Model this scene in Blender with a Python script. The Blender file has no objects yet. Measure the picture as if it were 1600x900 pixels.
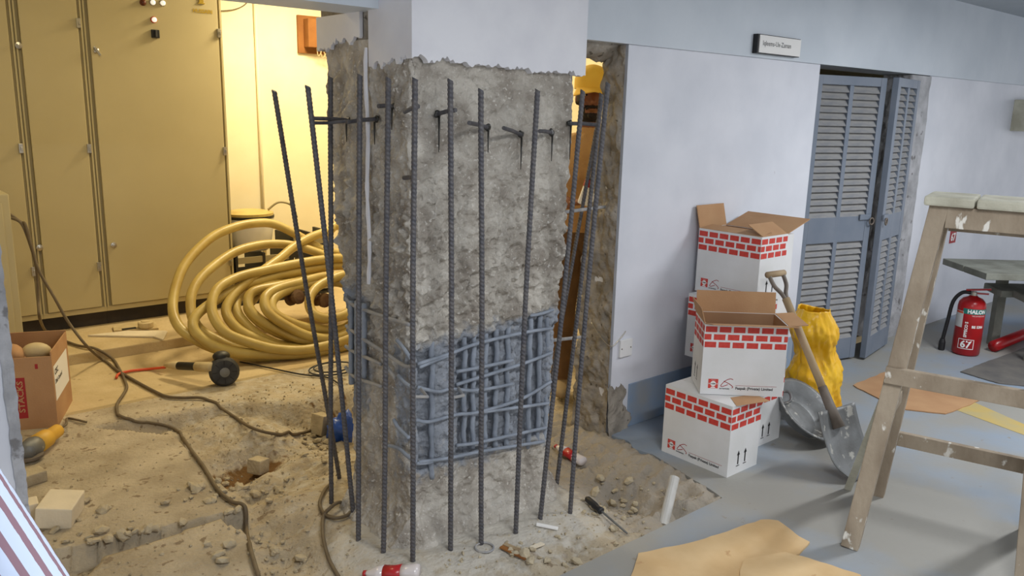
import bpy, bmesh, math, random
from mathutils import Vector, Matrix, noise
random.seed(7)
S = bpy.context.scene
COL = S.collection
V = Vector
# ------------------------------------------------------------------ camera
F_PX, PITCH, ROLL, YAW, EYE = 1270.0, math.radians(12.4), math.radians(1.45), math.radians(40.7), 1.6
fw = V((math.sin(YAW)*math.cos(PITCH), math.cos(YAW)*math.cos(PITCH), -math.sin(PITCH)))
_rt = V((math.cos(YAW), -math.sin(YAW), 0)); _up = _rt.cross(fw)
rt = _rt*math.cos(ROLL) + _up*math.sin(ROLL); up = _up*math.cos(ROLL) - _rt*math.sin(ROLL)
CAM = V((0, 0, EYE))
cd = bpy.data.cameras.new('camera'); cd.sensor_width = 36; cd.lens = F_PX/1600*36; cd.clip_start = .05
co = bpy.data.objects.new('camera', cd); COL.objects.link(co)
co.matrix_world = Matrix(((rt.x, up.x, -fw.x, 0), (rt.y, up.y, -fw.y, 0), (rt.z, up.z, -fw.z, EYE), (0, 0, 0, 1)))
S.camera = co
# survey helpers: a point of the photograph carried onto a known plane of the place
def ray(x, y): return fw + rt*((x-800)/F_PX) - up*((y-450)/F_PX)
def on_z(x, y, z=0.0): d = ray(x, y); return CAM + d*((z-EYE)/d.z)
def on_y(x, y, Y): d = ray(x, y); return CAM + d*(Y/d.y)
def on_x(x, y, X): d = ray(x, y); return CAM + d*(X/d.x)
def on_plane(x, y, o, n): d = ray(x, y); return CAM + d*((V(o)-CAM).dot(V(n))/d.dot(V(n)))
# ------------------------------------------------------------------ light
S.view_settings.view_transform = 'Standard'; S.view_settings.look = 'None'
S.view_settings.gamma = 1.0; S.view_settings.use_curve_mapping = False
S.view_settings.exposure = 0.0
w = bpy.data.worlds.new('world'); S.world = w; w.use_nodes = True
w.node_tree.nodes['Background'].inputs[0].default_value = (.93, .95, 1.0, 1)
w.node_tree.nodes['Background'].inputs[1].default_value = 1.08
def area(name, loc, sx, sy, power, col, rot=(0, 0, 0)):
    d = bpy.data.lights.new(name, 'AREA'); d.shape = 'RECTANGLE'; d.size = sx; d.size_y = sy; d.energy = power; d.color = col
    o = bpy.data.objects.new(name, d); COL.objects.link(o); o.location = loc; o.rotation_euler = rot; return o
HALL_LAMPS = [(5.0, .7), (1.4, .2)]
for i, (x, y) in enumerate(HALL_LAMPS):
    area('hall_lamp_light', (x, y, 2.345), 1.2, .12, [62, 50][i], (.95, .97, 1.0))
ROOM_LAMPS = [(3.1, 5.7), (1.2, 4.2), (3.7, 4.3)]
for i, (x, y) in enumerate(ROOM_LAMPS):
    area('room_lamp_light', (x, y, 2.72), .5, .5, [66, 18, 9][i], (1.0, .82, .50))
# ------------------------------------------------------------------ materials
def srgb(c):
    f = lambda u: u/12.92 if u <= .04045 else ((u+.055)/1.055)**2.4
    return tuple(f(u/255) for u in c) + (1,)
MATS = {}
def mat(name, c1, c2=None, scale=6, rough=.7, metal=0, bump=0, bscale=60, detail=6, lo=.35, hi=.65, c3=None, s3=40, t3=.62, alpha=1, trans=0, emit=None, spec=.5, noise_dist=0, stretch=(1, 1, 1)):
    if name in MATS: return MATS[name]
    m = bpy.data.materials.new(name); m.use_nodes = True; nt = m.node_tree; N = nt.nodes; L = nt.links
    b = N['Principled BSDF']; b.inputs['Roughness'].default_value = rough; b.inputs['Metallic'].default_value = metal
    b.inputs['Specular IOR Level'].default_value = spec
    b.inputs['Base Color'].default_value = srgb(c1)
    tc = N.new('ShaderNodeTexCoord'); mp = N.new('ShaderNodeMapping'); L.new(tc.outputs['Object'], mp.inputs[0]); mp.inputs['Scale'].default_value = stretch
    col = None
    if c2:
        n = N.new('ShaderNodeTexNoise'); n.inputs['Scale'].default_value = scale; n.inputs['Detail'].default_value = detail; n.inputs['Distortion'].default_value = noise_dist
        L.new(mp.outputs[0], n.inputs['Vector'])
        r = N.new('ShaderNodeValToRGB'); r.color_ramp.elements[0].position = lo; r.color_ramp.elements[1].position = hi
        r.color_ramp.elements[0].color = srgb(c1); r.color_ramp.elements[1].color = srgb(c2)
        L.new(n.outputs['Fac'], r.inputs[0]); col = r.outputs[0]
        if c3:
            n2 = N.new('ShaderNodeTexNoise'); n2.inputs['Scale'].default_value = s3; n2.inputs['Detail'].default_value = 4; L.new(mp.outputs[0], n2.inputs['Vector'])
            r2 = N.new('ShaderNodeValToRGB'); r2.color_ramp.elements[0].position = t3; r2.color_ramp.elements[1].position = t3+.05
            r2.color_ramp.elements[0].color = (0, 0, 0, 1); r2.color_ramp.elements[1].color = (1, 1, 1, 1)
            L.new(n2.outputs['Fac'], r2.inputs[0])
            mx = N.new('ShaderNodeMix'); mx.data_type = 'RGBA'; L.new(r2.outputs[0], mx.inputs[0]); L.new(col, mx.inputs[6]); mx.inputs[7].default_value = srgb(c3); col = mx.outputs[2]
        L.new(col, b.inputs['Base Color'])
    if bump:
        n = N.new('ShaderNodeTexNoise'); n.inputs['Scale'].default_value = bscale; n.inputs['Detail'].default_value = 5; L.new(mp.outputs[0], n.inputs['Vector'])
        bp = N.new('ShaderNodeBump'); bp.inputs['Strength'].default_value = bump; bp.inputs['Distance'].default_value = .01; L.new(n.outputs['Fac'], bp.inputs['Height']); L.new(bp.outputs[0], b.inputs['Normal'])
    if trans: b.inputs['Transmission Weight'].default_value = trans
    if emit: b.inputs['Emission Color'].default_value = srgb(emit[0]); b.inputs['Emission Strength'].default_value = emit[1]
    MATS[name] = m; m['out'] = 0
    return m
def add_mask(m, attr, color, soft=.1):
    """second paint laid over a material where the surface attribute says so"""
    nt = m.node_tree; N = nt.nodes; L = nt.links; b = N['Principled BSDF']
    a = N.new('ShaderNodeAttribute'); a.attribute_name = attr
    n = N.new('ShaderNodeTexNoise'); n.inputs['Scale'].default_value = 22; n.inputs['Detail'].default_value = 6
    tc = N.new('ShaderNodeTexCoord'); L.new(tc.outputs['Object'], n.inputs['Vector'])
    md = N.new('ShaderNodeMath'); md.operation = 'ADD'; L.new(a.outputs['Fac'], md.inputs[0]); L.new(n.outputs['Fac'], md.inputs[1])
    r = N.new('ShaderNodeValToRGB'); r.color_ramp.elements[0].position = .93-soft; r.color_ramp.elements[1].position = .93+soft
    r.color_ramp.elements[0].color = (0, 0, 0, 1); r.color_ramp.elements[1].color = (1, 1, 1, 1); L.new(md.outputs[0], r.inputs[0])
    mx = N.new('ShaderNodeMix'); mx.data_type = 'RGBA'; L.new(r.outputs[0], mx.inputs[0])
    src = b.inputs['Base Color'].links[0].from_socket; L.new(src, mx.inputs[6]); mx.inputs[7].default_value = srgb(color); L.new(mx.outputs[2], b.inputs['Base Color'])
mat('concrete', (150, 142, 131), (198, 192, 181), 9, .95, bump=1.0, bscale=38, c3=(204, 199, 190), s3=70, t3=.61, detail=12)
add_mask(MATS['concrete'], 'primer', (146, 151, 159), .22)
MATS['concrete'].node_tree.nodes['Bump'].inputs['Distance'].default_value = .022
mat('cut_masonry', (126, 119, 108), (166, 158, 146), 10, .95, bump=1.0, bscale=45, c3=(100, 93, 83), s3=30, t3=.64)
mat('plaster_white', (214, 214, 220), (226, 226, 230), 5, .6, bump=.08, bscale=40)
mat('wall_white', (205, 208, 216), (218, 220, 227), 3, .45, bump=.05, bscale=25, c3=(168, 168, 172), s3=22, t3=.76)
mat('beam_white', (198, 206, 214), (208, 215, 222), 3, .55, bump=.05, bscale=30, c3=(170, 176, 182), s3=9, t3=.74)
mat('grey_plaster', (150, 150, 152), (184, 184, 187), 9, .9, bump=.6, bscale=45, c3=(118, 116, 116), s3=14, t3=.64)
mat('ceiling_paint', (176, 184, 190), (186, 192, 198), 3, .8)
mat('blue_skirt', (128, 152, 180), (158, 160, 160), 4, .6, lo=.45, hi=.75)
mat('blue_floor', (140, 154, 170), (152, 150, 143), 1.5, .6, bump=.12, bscale=60, detail=10, lo=.36, hi=.56, c3=(140, 134, 122), s3=14, t3=.68)
mat('dirt', (160, 147, 124), (188, 175, 152), 5, .98, bump=.8, bscale=60, c3=(136, 120, 98), s3=26, t3=.62, detail=9)
add_mask(MATS['dirt'], 'lime', (190, 184, 172), .22)
add_mask(MATS['dirt'], 'grey', (158, 149, 135), .2)
add_mask(MATS['dirt'], 'soil', (112, 82, 44), .12)
mat('room_slab', (186, 164, 122), (204, 184, 144), 4, .95, bump=.35, bscale=50, c3=(158, 138, 104), s3=18, t3=.68)
mat('room_wall', (238, 226, 190), (244, 234, 202), 3, .7, bump=.05)
mat('cab_paint', (184, 171, 130), (190, 177, 136), 2, .5, bump=.03, bscale=200)
mat('cab_gap', (150, 139, 106), rough=.6)
mat('cab_light', (190, 178, 138), rough=.5)
mat('black_plinth', (44, 40, 38), (66, 58, 50), 5, .8)
mat('black', (28, 28, 30), rough=.5)
mat('dark_rubber', (40, 42, 48), (66, 66, 68), 12, .6)
mat('chrome', (190, 186, 176), rough=.3, metal=.9)
mat('lamp_white', (250, 246, 236), rough=.3, emit=((255, 250, 235), .6))
mat('lamp_brown', (96, 44, 30), rough=.3)
mat('red_ring', (200, 70, 40), rough=.4)
mat('gold', (196, 168, 70), rough=.35, metal=.6)
mat('hose_yellow', (198, 176, 104), (176, 150, 80), 5, .38, bump=.12, bscale=22)
mat('hose_end', (110, 84, 58), (84, 52, 42), 14, .8, bump=.3)
mat('brown_wood', (150, 98, 44), (124, 76, 32), 5, .7)
mat('cardboard', (184, 144, 104), (172, 130, 92), 5, .85, bump=.1, bscale=150)
mat('cardboard_in', (170, 132, 98), (158, 120, 88), 5, .9)
mat('carton_white', (226, 226, 226), (218, 218, 216), 6, .55, bump=.04, bscale=80)
mat('print_red', (196, 56, 46), (208, 70, 58), 60, .6)
mat('print_black', (34, 32, 34), rough=.6)
mat('print_white', (236, 234, 230), rough=.6)
mat('print_dkred', (160, 30, 34), rough=.6)
mat('rebar', (80, 80, 86), (100, 97, 97), 40, .55, metal=.35, bump=.2, bscale=200)
mat('primer_steel', (150, 158, 170), (132, 140, 152), 16, .7, bump=.3, bscale=80)
mat('hoop_steel', (168, 164, 158), (140, 142, 146), 18, .7)
mat('epoxy', (52, 50, 46), (34, 34, 30), 20, .35)
mat('door_grey', (104, 114, 128), (116, 124, 136), 5, .5)
mat('slat_grey', (150, 148, 144), (122, 124, 128), 7, .7, stretch=(1, 1, 4))
mat('trestle_wood', (168, 154, 134), (134, 119, 100), 7, .85, bump=.4, bscale=60, c3=(224, 220, 210), s3=24, t3=.64, stretch=(1, 1, .5))
mat('pale_board', (196, 194, 176), (168, 164, 146), 9, .85, bump=.3, bscale=70)
mat('grey_board', (136, 138, 128), (114, 114, 104), 7, .9, bump=.3, bscale=60)
mat('rubble', (190, 177, 150), (162, 148, 122), 9, .95, bump=.6, bscale=60)
mat('block_white', (226, 214, 190), (214, 202, 178), 7, .9, bump=.2)
mat('ext_red', (178, 24, 28), (150, 20, 26), 4, .3)
mat('ext_green', (30, 120, 110), rough=.4)
mat('ext_grey', (206, 206, 204), rough=.5)
mat('sack_yellow', (236, 186, 24), (222, 164, 16), 5, .35, bump=.5, bscale=18)
mat('steel_grey', (128, 130, 130), (98, 98, 96), 7, .5, metal=.4, bump=.3, bscale=30, c3=(170, 168, 160), s3=18, t3=.6)
mat('shovel_wood', (176, 154, 120), (146, 124, 94), 7, .7, stretch=(1, 1, .3))
mat('shovel_socket', (116, 106, 96), (92, 82, 72), 12, .6)
mat('sheet_tan', (214, 186, 142), (198, 166, 120), 4, .9, bump=.15, c3=(186, 148, 104), s3=12, t3=.68)
mat('dark_mat', (92, 90, 88), (110, 106, 100), 7, .95, bump=.4)
mat('yellow_line', (190, 164, 92), (172, 160, 120), 6, .8)
mat('cable_grey', (112, 98, 76), (96, 82, 62), 10, .7)
mat('orange_red', (214, 84, 48), rough=.5)
mat('tool_yellow', (214, 168, 62), (196, 150, 52), 10, .5)
mat('tape', (206, 188, 146), (190, 170, 128), 12, .6)
mat('pvc', (208, 206, 200), (178, 176, 170), 8, .4, c3=(60, 58, 56), s3=26, t3=.70)
mat('plastic_blue', (40, 84, 176), rough=.35)
mat('plastic_red', (176, 36, 40), rough=.3)
mat('plastic_clear', (214, 206, 204), rough=.15, spec=.8)
mat('tan_shirt', (206, 164, 112), (188, 146, 96), 6, .9, bump=1.0, bscale=9)
MATS['tan_shirt'].node_tree.nodes['Bump'].inputs['Distance'].default_value = .03
mat('trouser_brown', (118, 88, 58), (100, 74, 48), 6, .95, bump=.5, bscale=12)
mat('skin', (142, 92, 66), (132, 82, 58), 8, .55)
mat('hair', (30, 22, 20), rough=.8)
mat('eye_white', (226, 218, 208), rough=.2)
mat('cap_yellow', (250, 206, 88), (246, 196, 70), 5, .8)
mat('shoe', (150, 132, 104), rough=.8)
def stripe_mat():
    m = bpy.data.materials.new('striped_cotton'); m.use_nodes = True; N = m.node_tree.nodes; L = m.node_tree.links
    b = N['Principled BSDF']; b.inputs['Roughness'].default_value = .85
    a = N.new('ShaderNodeAttribute'); a.attribute_name = 'stripe'
    r = N.new('ShaderNodeValToRGB'); r.color_ramp.interpolation = 'CONSTANT'
    e = r.color_ramp.elements; e[0].position = 0; e[0].color = srgb((198, 212, 236)); e[1].position = .62; e[1].color = srgb((140, 110, 122))
    mt = N.new('ShaderNodeMath'); mt.operation = 'FRACT'; L.new(a.outputs['Fac'], mt.inputs[0]); L.new(mt.outputs[0], r.inputs[0]); L.new(r.outputs[0], b.inputs['Base Color'])
    MATS['striped'] = m
stripe_mat()
# ------------------------------------------------------------------ mesh helpers
class MB:
    def __init__(s): s.v = []; s.f = []
    def add(s, vs, fs):
        o = len(s.v); s.v += [V(p) for p in vs]; s.f += [tuple(i+o for i in f) for f in fs]; return s
    def box(s, c, d, M=None):
        x, y, z = d[0]/2, d[1]/2, d[2]/2; c = V(c)
        P = [V((a*x, b*y, e*z)) for a, b, e in ((-1,-1,-1),(1,-1,-1),(1,1,-1),(-1,1,-1),(-1,-1,1),(1,-1,1),(1,1,1),(-1,1,1))]
        P = [(M @ p if M else p) + c for p in P]
        return s.add(P, [(0,3,2,1),(4,5,6,7),(0,1,5,4),(1,2,6,5),(2,3,7,6),(3,0,4,7)])
    def span(s, a, b):
        a = V(a); b = V(b); return s.box((a+b)/2, [abs(q) for q in (b-a)])
    def bar(s, a, b, w, h, upv=(0, 0, 1)):
        a = V(a); b = V(b); d = (b-a); L = d.length; d.normalize(); x = d.cross(V(upv)).normalized(); y = x.cross(d)
        M = Matrix((x, d, y)).transposed(); return s.box((a+b)/2, (w, L, h), M)
    def tube(s, pts, r, n=8, closed=False, cap=True):
        pts = [V(p) for p in pts]; m = len(pts); rr = r if isinstance(r, (list, tuple)) else [r]*m
        T = []
        for i in range(m):
            a = pts[i-1] if (i or closed) else pts[i]; b = pts[(i+1) % m] if (i < m-1 or closed) else pts[i]
            t = (b-a); T.append(t.normalized() if t.length > 1e-9 else V((0, 0, 1)))
        u = T[0].orthogonal().normalized(); vs = []; fs = []
        for i in range(m):
            u = (u - T[i]*u.dot(T[i])); u = u.normalized() if u.length > 1e-6 else T[i].orthogonal().normalized()
            q = T[i].cross(u)
            for k in range(n):
                a = 2*math.pi*k/n; vs.append(pts[i] + (u*math.cos(a)+q*math.sin(a))*rr[i])
        for i in range(m if closed else m-1):
            j = (i+1) % m
            for k in range(n): fs.append((i*n+k, i*n+(k+1) % n, j*n+(k+1) % n, j*n+k))
        if cap and not closed: fs.append(tuple(range(n-1, -1, -1))); fs.append(tuple((m-1)*n+k for k in range(n)))
        return s.add(vs, fs)
    def lathe(s, o, prof, n=24, M=None):
        o = V(o); vs = []; fs = []; m = len(prof)
        for r, z in prof:
            for k in range(n):
                a = 2*math.pi*k/n; p = V((r*math.cos(a), r*math.sin(a), z)); vs.append((M @ p if M else p)+o)
        for i in range(m-1):
            for k in range(n): fs.append((i*n+k, i*n+(k+1) % n, (i+1)*n+(k+1) % n, (i+1)*n+k))
        fs.append(tuple(range(n-1, -1, -1))); fs.append(tuple((m-1)*n+k for k in range(n)))
        return s.add(vs, fs)
    def prism(s, poly, vec):
        poly = [V(p) for p in poly]; vec = V(vec); n = len(poly)
        return s.add(poly + [p+vec for p in poly], [tuple(range(n-1, -1, -1)), tuple(range(n, 2*n))] + [(i, (i+1) % n, n+(i+1) % n, n+i) for i in range(n)])
    def ell(s, c, r, M=None, u=16, v=10):
        vs = []; fs = []; c = V(c)
        for i in range(v+1):
            for k in range(u):
                a = math.pi*i/v; b = 2*math.pi*k/u; p = V((r[0]*math.sin(a)*math.cos(b), r[1]*math.sin(a)*math.sin(b), r[2]*math.cos(a))); vs.append((M @ p if M else p)+c)
        for i in range(v):
            for k in range(u): fs.append((i*u+k, (i+1)*u+k, (i+1)*u+(k+1) % u, i*u+(k+1) % u))
        return s.add(vs, fs)
    def mesh(s, name, off=V((0, 0, 0)), bevel=0, smooth=False):
        me = bpy.data.meshes.new(name); me.from_pydata([tuple(p-off) for p in s.v], [], s.f)
        bm = bmesh.new(); bm.from_mesh(me); bmesh.ops.remove_doubles(bm, verts=bm.verts, dist=1e-6)
        bmesh.ops.recalc_face_normals(bm, faces=bm.faces)
        if bevel:
            es = [e for e in bm.edges if len(e.link_faces) == 2 and e.calc_face_angle(0) > .6]
            bmesh.ops.bevel(bm, geom=es, offset=bevel, segments=2, profile=.6, affect='EDGES', clamp_overlap=True)
        bm.to_mesh(me); bm.free()
        if smooth: me.shade_smooth()
        return me
    def build(s, name, m, parent=None, local=False, bevel=0, smooth=False):
        if parent is None:
            xs = [p.x for p in s.v]; ys = [p.y for p in s.v]; zs = [p.z for p in s.v]
            off = V(((min(xs)+max(xs))/2, (min(ys)+max(ys))/2, min(zs)))
        elif local: off = V((0, 0, 0))
        else:
            q = parent
            while q.parent: q = q.parent
            off = V(q.location)
        me = s.mesh(name, off, bevel, smooth); me.materials.append(MATS[m])
        o = bpy.data.objects.new(name, me); COL.objects.link(o)
        if parent is None: o.location = off
        else: o.parent = parent
        return o
def tag(o, label, cat, group=None):
    o['label'] = label; o['category'] = cat
    if group: o['group'] = group
    return o
def struct(o): o['kind'] = 'structure'; return o
def thing(name, label, cat, loc, rz=0, group=None):
    o = bpy.data.objects.new(name, None); COL.objects.link(o); o.empty_display_size = .05
    o.location = loc; o.rotation_euler = (0, 0, rz); return tag(o, label, cat, group)
def copy(o, parent, loc): c = o.copy(); COL.objects.link(c); c.parent = parent; c.location = loc; return c
def smooth_path(P, n=8, closed=False):
    P = [V(p) for p in P]; out = []; m = len(P)
    for i in range(m if closed else m-1):
        if closed: a, b, c, d = P[i-1], P[i], P[(i+1) % m], P[(i+2) % m]
        else: a, b, c, d = P[max(i-1, 0)], P[i], P[i+1], P[min(i+2, m-1)]
        for k in range(n):
            t = k/n; out.append(.5*((2*b) + (c-a)*t + (2*a-5*b+4*c-d)*t*t + (3*b-a-3*c+d)*t**3))
    if not closed: out.append(P[-1])
    return out
def fract(p, sc, oc=4): return noise.fractal(V(p)*sc, 1.0, 2.0, oc)
def text_mesh(mb, txt, size, mapf, align='LEFT', bold=0.0, depth=0):
    """lettering as flat mesh, each vertex carried onto the printed surface by mapf(u, v)"""
    c = bpy.data.curves.new('t', 'FONT'); c.body = txt; c.size = size; c.align_x = align; c.offset = bold; c.resolution_u = 2
    o = bpy.data.objects.new('t', c); COL.objects.link(o); dg = bpy.context.evaluated_depsgraph_get()
    me = o.evaluated_get(dg).to_mesh(); mb.add([mapf(v.co.x, v.co.y) for v in me.vertices], [tuple(p.vertices) for p in me.polygons])
    bpy.data.objects.remove(o); bpy.data.curves.remove(c)
def grid_mesh(name, nu, nv, fn, m, parent=None, attrs=None, smooth=True, closed_u=False):
    vs = []; at = {k: [] for k in (attrs or {})}
    for j in range(nv):
        for i in range(nu):
            p = fn(i/(nu if closed_u else nu-1), j/(nv-1)); vs.append(p)
            for k in at: at[k].append(attrs[k](p))
    fs = []
    for j in range(nv-1):
        for i in range(nu if closed_u else nu-1):
            i2 = (i+1) % nu; fs.append((j*nu+i, j*nu+i2, (j+1)*nu+i2, (j+1)*nu+i))
    off = V((0, 0, 0))
    if parent:
        q = parent
        while q.parent: q = q.parent
        off = V(q.location)
    me = bpy.data.meshes.new(name); me.from_pydata([tuple(V(p)-off) for p in vs], [], fs)
    for k, vals in at.items():
        a = me.attributes.new(k, 'FLOAT', 'POINT'); a.data.foreach_set('value', vals)
    if smooth: me.shade_smooth()
    me.materials.append(MATS[m]); o = bpy.data.objects.new(name, me); COL.objects.link(o)
    if parent: o.parent = parent
    return o
def sstep(a, b, x): t = max(0, min(1, (x-a)/(b-a))); return t*t*(3-2*t)
def in_poly(p, poly):
    c = False; n = len(poly)
    for i in range(n):
        a, b = poly[i], poly[i-1]
        if (a[1] > p[1]) != (b[1] > p[1]) and p[0] < (b[0]-a[0])*(p[1]-a[1])/(b[1]-a[1])+a[0]: c = not c
    return c
def seg_dist(p, poly):
    best = 9
    for i in range(len(poly)-1):
        a = V(poly[i][:2]); b = V(poly[i+1][:2]); q = V(p[:2]); d = b-a; t = max(0, min(1, (q-a).dot(d)/max(d.dot(d), 1e-9))); best = min(best, (a+d*t-q).length)
    return best
# ------------------------------------------------------------------ hall structure
CE = 2.435; WY = 2.62
edge = [(2.79, 1.83)] + [tuple(on_z(*p)[:2]) for p in ((1064, 737), (1020, 710), (991, 700))] + [(2.92, 2.50), (2.92, 2.66)]
rag = []
for i in range(len(edge)-1):
    for k in range(6):
        t = k/6; x = edge[i][0]*(1-t)+edge[i+1][0]*t; y = edge[i][1]*(1-t)+edge[i+1][1]*t
        rag.append((x + .02*noise.noise(V((x*9, y*9, 0))), y + (.015*noise.noise(V((x*9, y*9, 5))) if i else 0)))
rag.append(edge[-1])
poly = [(-4, -4), (12, -4), (12, 2.68)] + [(2.92, 2.68)] + rag[::-1] + [(-4, 1.83)]
mb = MB(); mb.prism([(x, y, -.14) for x, y in poly], (0, 0, .14)); struct(mb.build('floor', 'blue_floor'))
# ground of the dug-out strip round the column and of the threshold behind it
slabA = [tuple(on_z(*p, -.03)[:2]) for p in ((20, 690), (110, 668), (272, 682), (330, 742), (388, 800), (335, 812), (85, 866), (10, 840))]
slabB = [tuple(on_z(*p, -.03)[:2]) for p in ((110, 930), (165, 872), (345, 815), (383, 835), (415, 930))]
hole1 = on_z(385, 722, -.08); hole2 = on_z(965, 785, -.08)
def ground(x, y):
    z = -.06 - .045*(1-sstep(1.25, 1.6, x)) + .028*fract((x, y, 0), 3, 3) + .016*fract((x, y, 3), 11, 3) + .018*abs(fract((x, y, 6), 17, 3))
    d = math.hypot((x-hole1.x)/.34, (y-hole1.y)/.22); z -= .09*(1-sstep(.2, 1.1, d))
    d = math.hypot((x-hole2.x)/.24, (y-hole2.y)/.2); z -= .08*(1-sstep(.2, 1.1, d))
    dc = max(1.47-x, x-2.28, 2.22-y, y-2.95, 0); z = z*(sstep(.0, .28, dc)) + (-.02+.006*fract((x, y, 7), 12, 3))*(1-sstep(.0, .28, dc))
    if in_poly((x, y), slabA) or in_poly((x, y), slabB): z = -.018 + .004*fract((x, y, 9), 6, 3)
    # broken slope up to the hall slab and to the room slab
    d = seg_dist((x, y), edge); inside = x > 2.6 and in_poly((x, y), poly)
    z = (.0 if inside else z*sstep(0, .3, d + .05*fract((x, y, 2), 5, 3)) - (.03*fract((x, y, 11), 16, 4) if d < .3 else 0)) if d < .35 or inside else z
    k = 4.28 - .12*(x-.8) + .05*fract((x, 0, 4), 3, 3)
    if x > 1.55: k -= .12*sstep(1.55, 1.9, x)
    t = sstep(k-.05-.12*sstep(1.5, 1.9, x), k+.02, y); z = z*(1-t) + (-.012)*t
    if x > 1.6 and y > 3.2: z -= .10*sstep(1.6, 1.9, x)*(1-t)*sstep(3.2, 3.6, y)
    if inside: z = -.02
    return z
def gpt(u, v): x = .0+u*4.3; y = 1.80+v*2.75; return V((x, y, ground(x, y)))
def lime(p):
    dc = max(1.5-p.x, p.x-2.3, 2.2-p.y, 0); return .55*(1-sstep(0, .45, dc)) * (1 if p.y < 2.6 else .5)
def soil(p): return .7*(1-sstep(.1, .9, math.hypot((p.x-hole1.x)/.40, (p.y-hole1.y)/.22))) if p.z < -.06 else 0
soil0 = soil
def soil(p):
    if 1.78 < p.x < 2.2 and 3.75 < p.y < 4.3 and p.z < -.03: return .55*max(0, .35+1.6*noise.noise(V((p.x*16, 0, p.z*5))))
    return soil0(p)
g = grid_mesh('floor', 300, 200, gpt, 'dirt', attrs={'lime': lime, 'soil': soil, 'grey': lambda p: .7*sstep(2.15, 2.5, p.x)*(1-sstep(2.9, 3.3, p.y))}); struct(g)
# beam, column line, ceiling
mb = MB(); mb.span((2.34, WY-.015, 1.905), (12, WY+.24, CE)); struct(mb.build('trim_1', 'beam_white'))
mb = MB(); mb.span((-4, 2.53, 1.925), (1.56, 2.76, CE)); struct(mb.build('trim_2', 'beam_white'))
mb = MB(); mb.span((-4, -4, CE), (12, WY+.1, CE+.12)); struct(mb.build('ceiling', 'ceiling_paint'))
def rough_end(name, X, y0, y1f, z0, z1, sgn, m):
    def fn(u, v):
        z = z0+(z1-z0)*v; y = y0 + (y1f(z)-y0)*u; a = min(1, u*12)
        return V((X + sgn*(.012 + .03*fract((1, y, z), 7, 4)*a + .014*fract((4, y, z), 30, 3)*a) , y + .01*fract((2, y, z), 9, 3)*a, z))
    return grid_mesh(name, 26, 150, fn, m)
# white wall right of the column, cut open at its left end
wall = MB(); wall.prism([(2.925, WY, -.02), (2.925, 2.86, -.02), (2.925, 2.845, .6), (2.925, 2.745, 1.905), (2.925, WY, 1.905)], (1.695, 0, 0)); wr = struct(wall.build('wall_right', 'wall_white'))
cut = rough_end('cut_face', 2.915, WY-.002, lambda z: 2.865-.02*max(0, min(.6, z))/.6-.1*max(0, min(1, (z-.6)/1.3)), -.12, 1.9, -1, 'cut_masonry'); cut.parent = wr; cut.matrix_parent_inverse = Matrix.Translation(-wr.location)
def lint(u, v):
    x = 2.36+.56*u; z = 1.905-(.02+.055*(.5+.5*sstep(0, .2, u)))*v; return V((x, WY+.03+.02*fract((x, 0, z), 14, 4)+.1*v*v, z - .012*fract((x, 3, z), 20, 3)*v))
l = grid_mesh('lintel_rubble', 50, 14, lint, 'cut_masonry'); l.parent = wr; l.matrix_parent_inverse = Matrix.Translation(-wr.location)
bb = MB(); bb.span((3.06, WY-.006, 0), (4.62, WY+.002, .235)); struct(bb.build('baseboard_right', 'blue_skirt', bevel=.004))
def slump(u, v):
    top = .25+.03*fract((u*3, 1, 0), 2, 3); z = -.05+(top+.05)*v; x = 2.895+(.20+.05*fract((0, 3, z), 9, 3)-.05*v)*u
    e = sstep(.8, 1, u)+sstep(.9, 1, v)
    return V((x, WY-.012-.03*(1-v)**2*(1-u)-.008*fract((x, 0, z), 18, 4)+.02*min(1, e), z))
sl = grid_mesh('mortar_patch', 30, 30, slump, 'cut_masonry'); sl.parent = wr; sl.matrix_parent_inverse = Matrix.Translation(-wr.location)
mb = MB(); mb.span((6.12, WY, -.02), (12, WY+.21, 1.905)); struct(mb.build('wall_far', 'wall_white'))
def jamb(u, v):
    z = 1.9*v; wob = .03*fract((0, 0, z), 3, 3)
    if u < .5: t = u*2; return V((5.84 + .01*fract((7, t, z), 16, 4), WY+.2-.2*t, z))
    t = (u-.5)*2; return V((5.84+(.3+wob)*t, WY-.004-.012*abs(fract((t, 5, z), 8, 4))*(1-t), z))
struct(grid_mesh('trim_3', 30, 110, jamb, 'grey_plaster'))
mb = MB(); mb.span((-4, WY, -.02), (.365, WY+.2, 1.925)); wl = struct(mb.build('wall_left', 'wall_white'))
def chip(u, v):
    z = -.02+1.94*v; wv = .020+.005*fract((0, 0, z), 11, 3); x = .370-wv*1.5*(1-u)
    return V((x + (.004*fract((3, 0, z), 30, 3) if u > .9 else 0), WY-.004-.006*abs(fract((u, 0, z), 25, 3))*(0 if u < .1 else 1), z))
c = grid_mesh('chipped_edge', 8, 160, chip, 'grey_plaster'); c.parent = wl; c.matrix_parent_inverse = Matrix.Translation(-wl.location)
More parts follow.
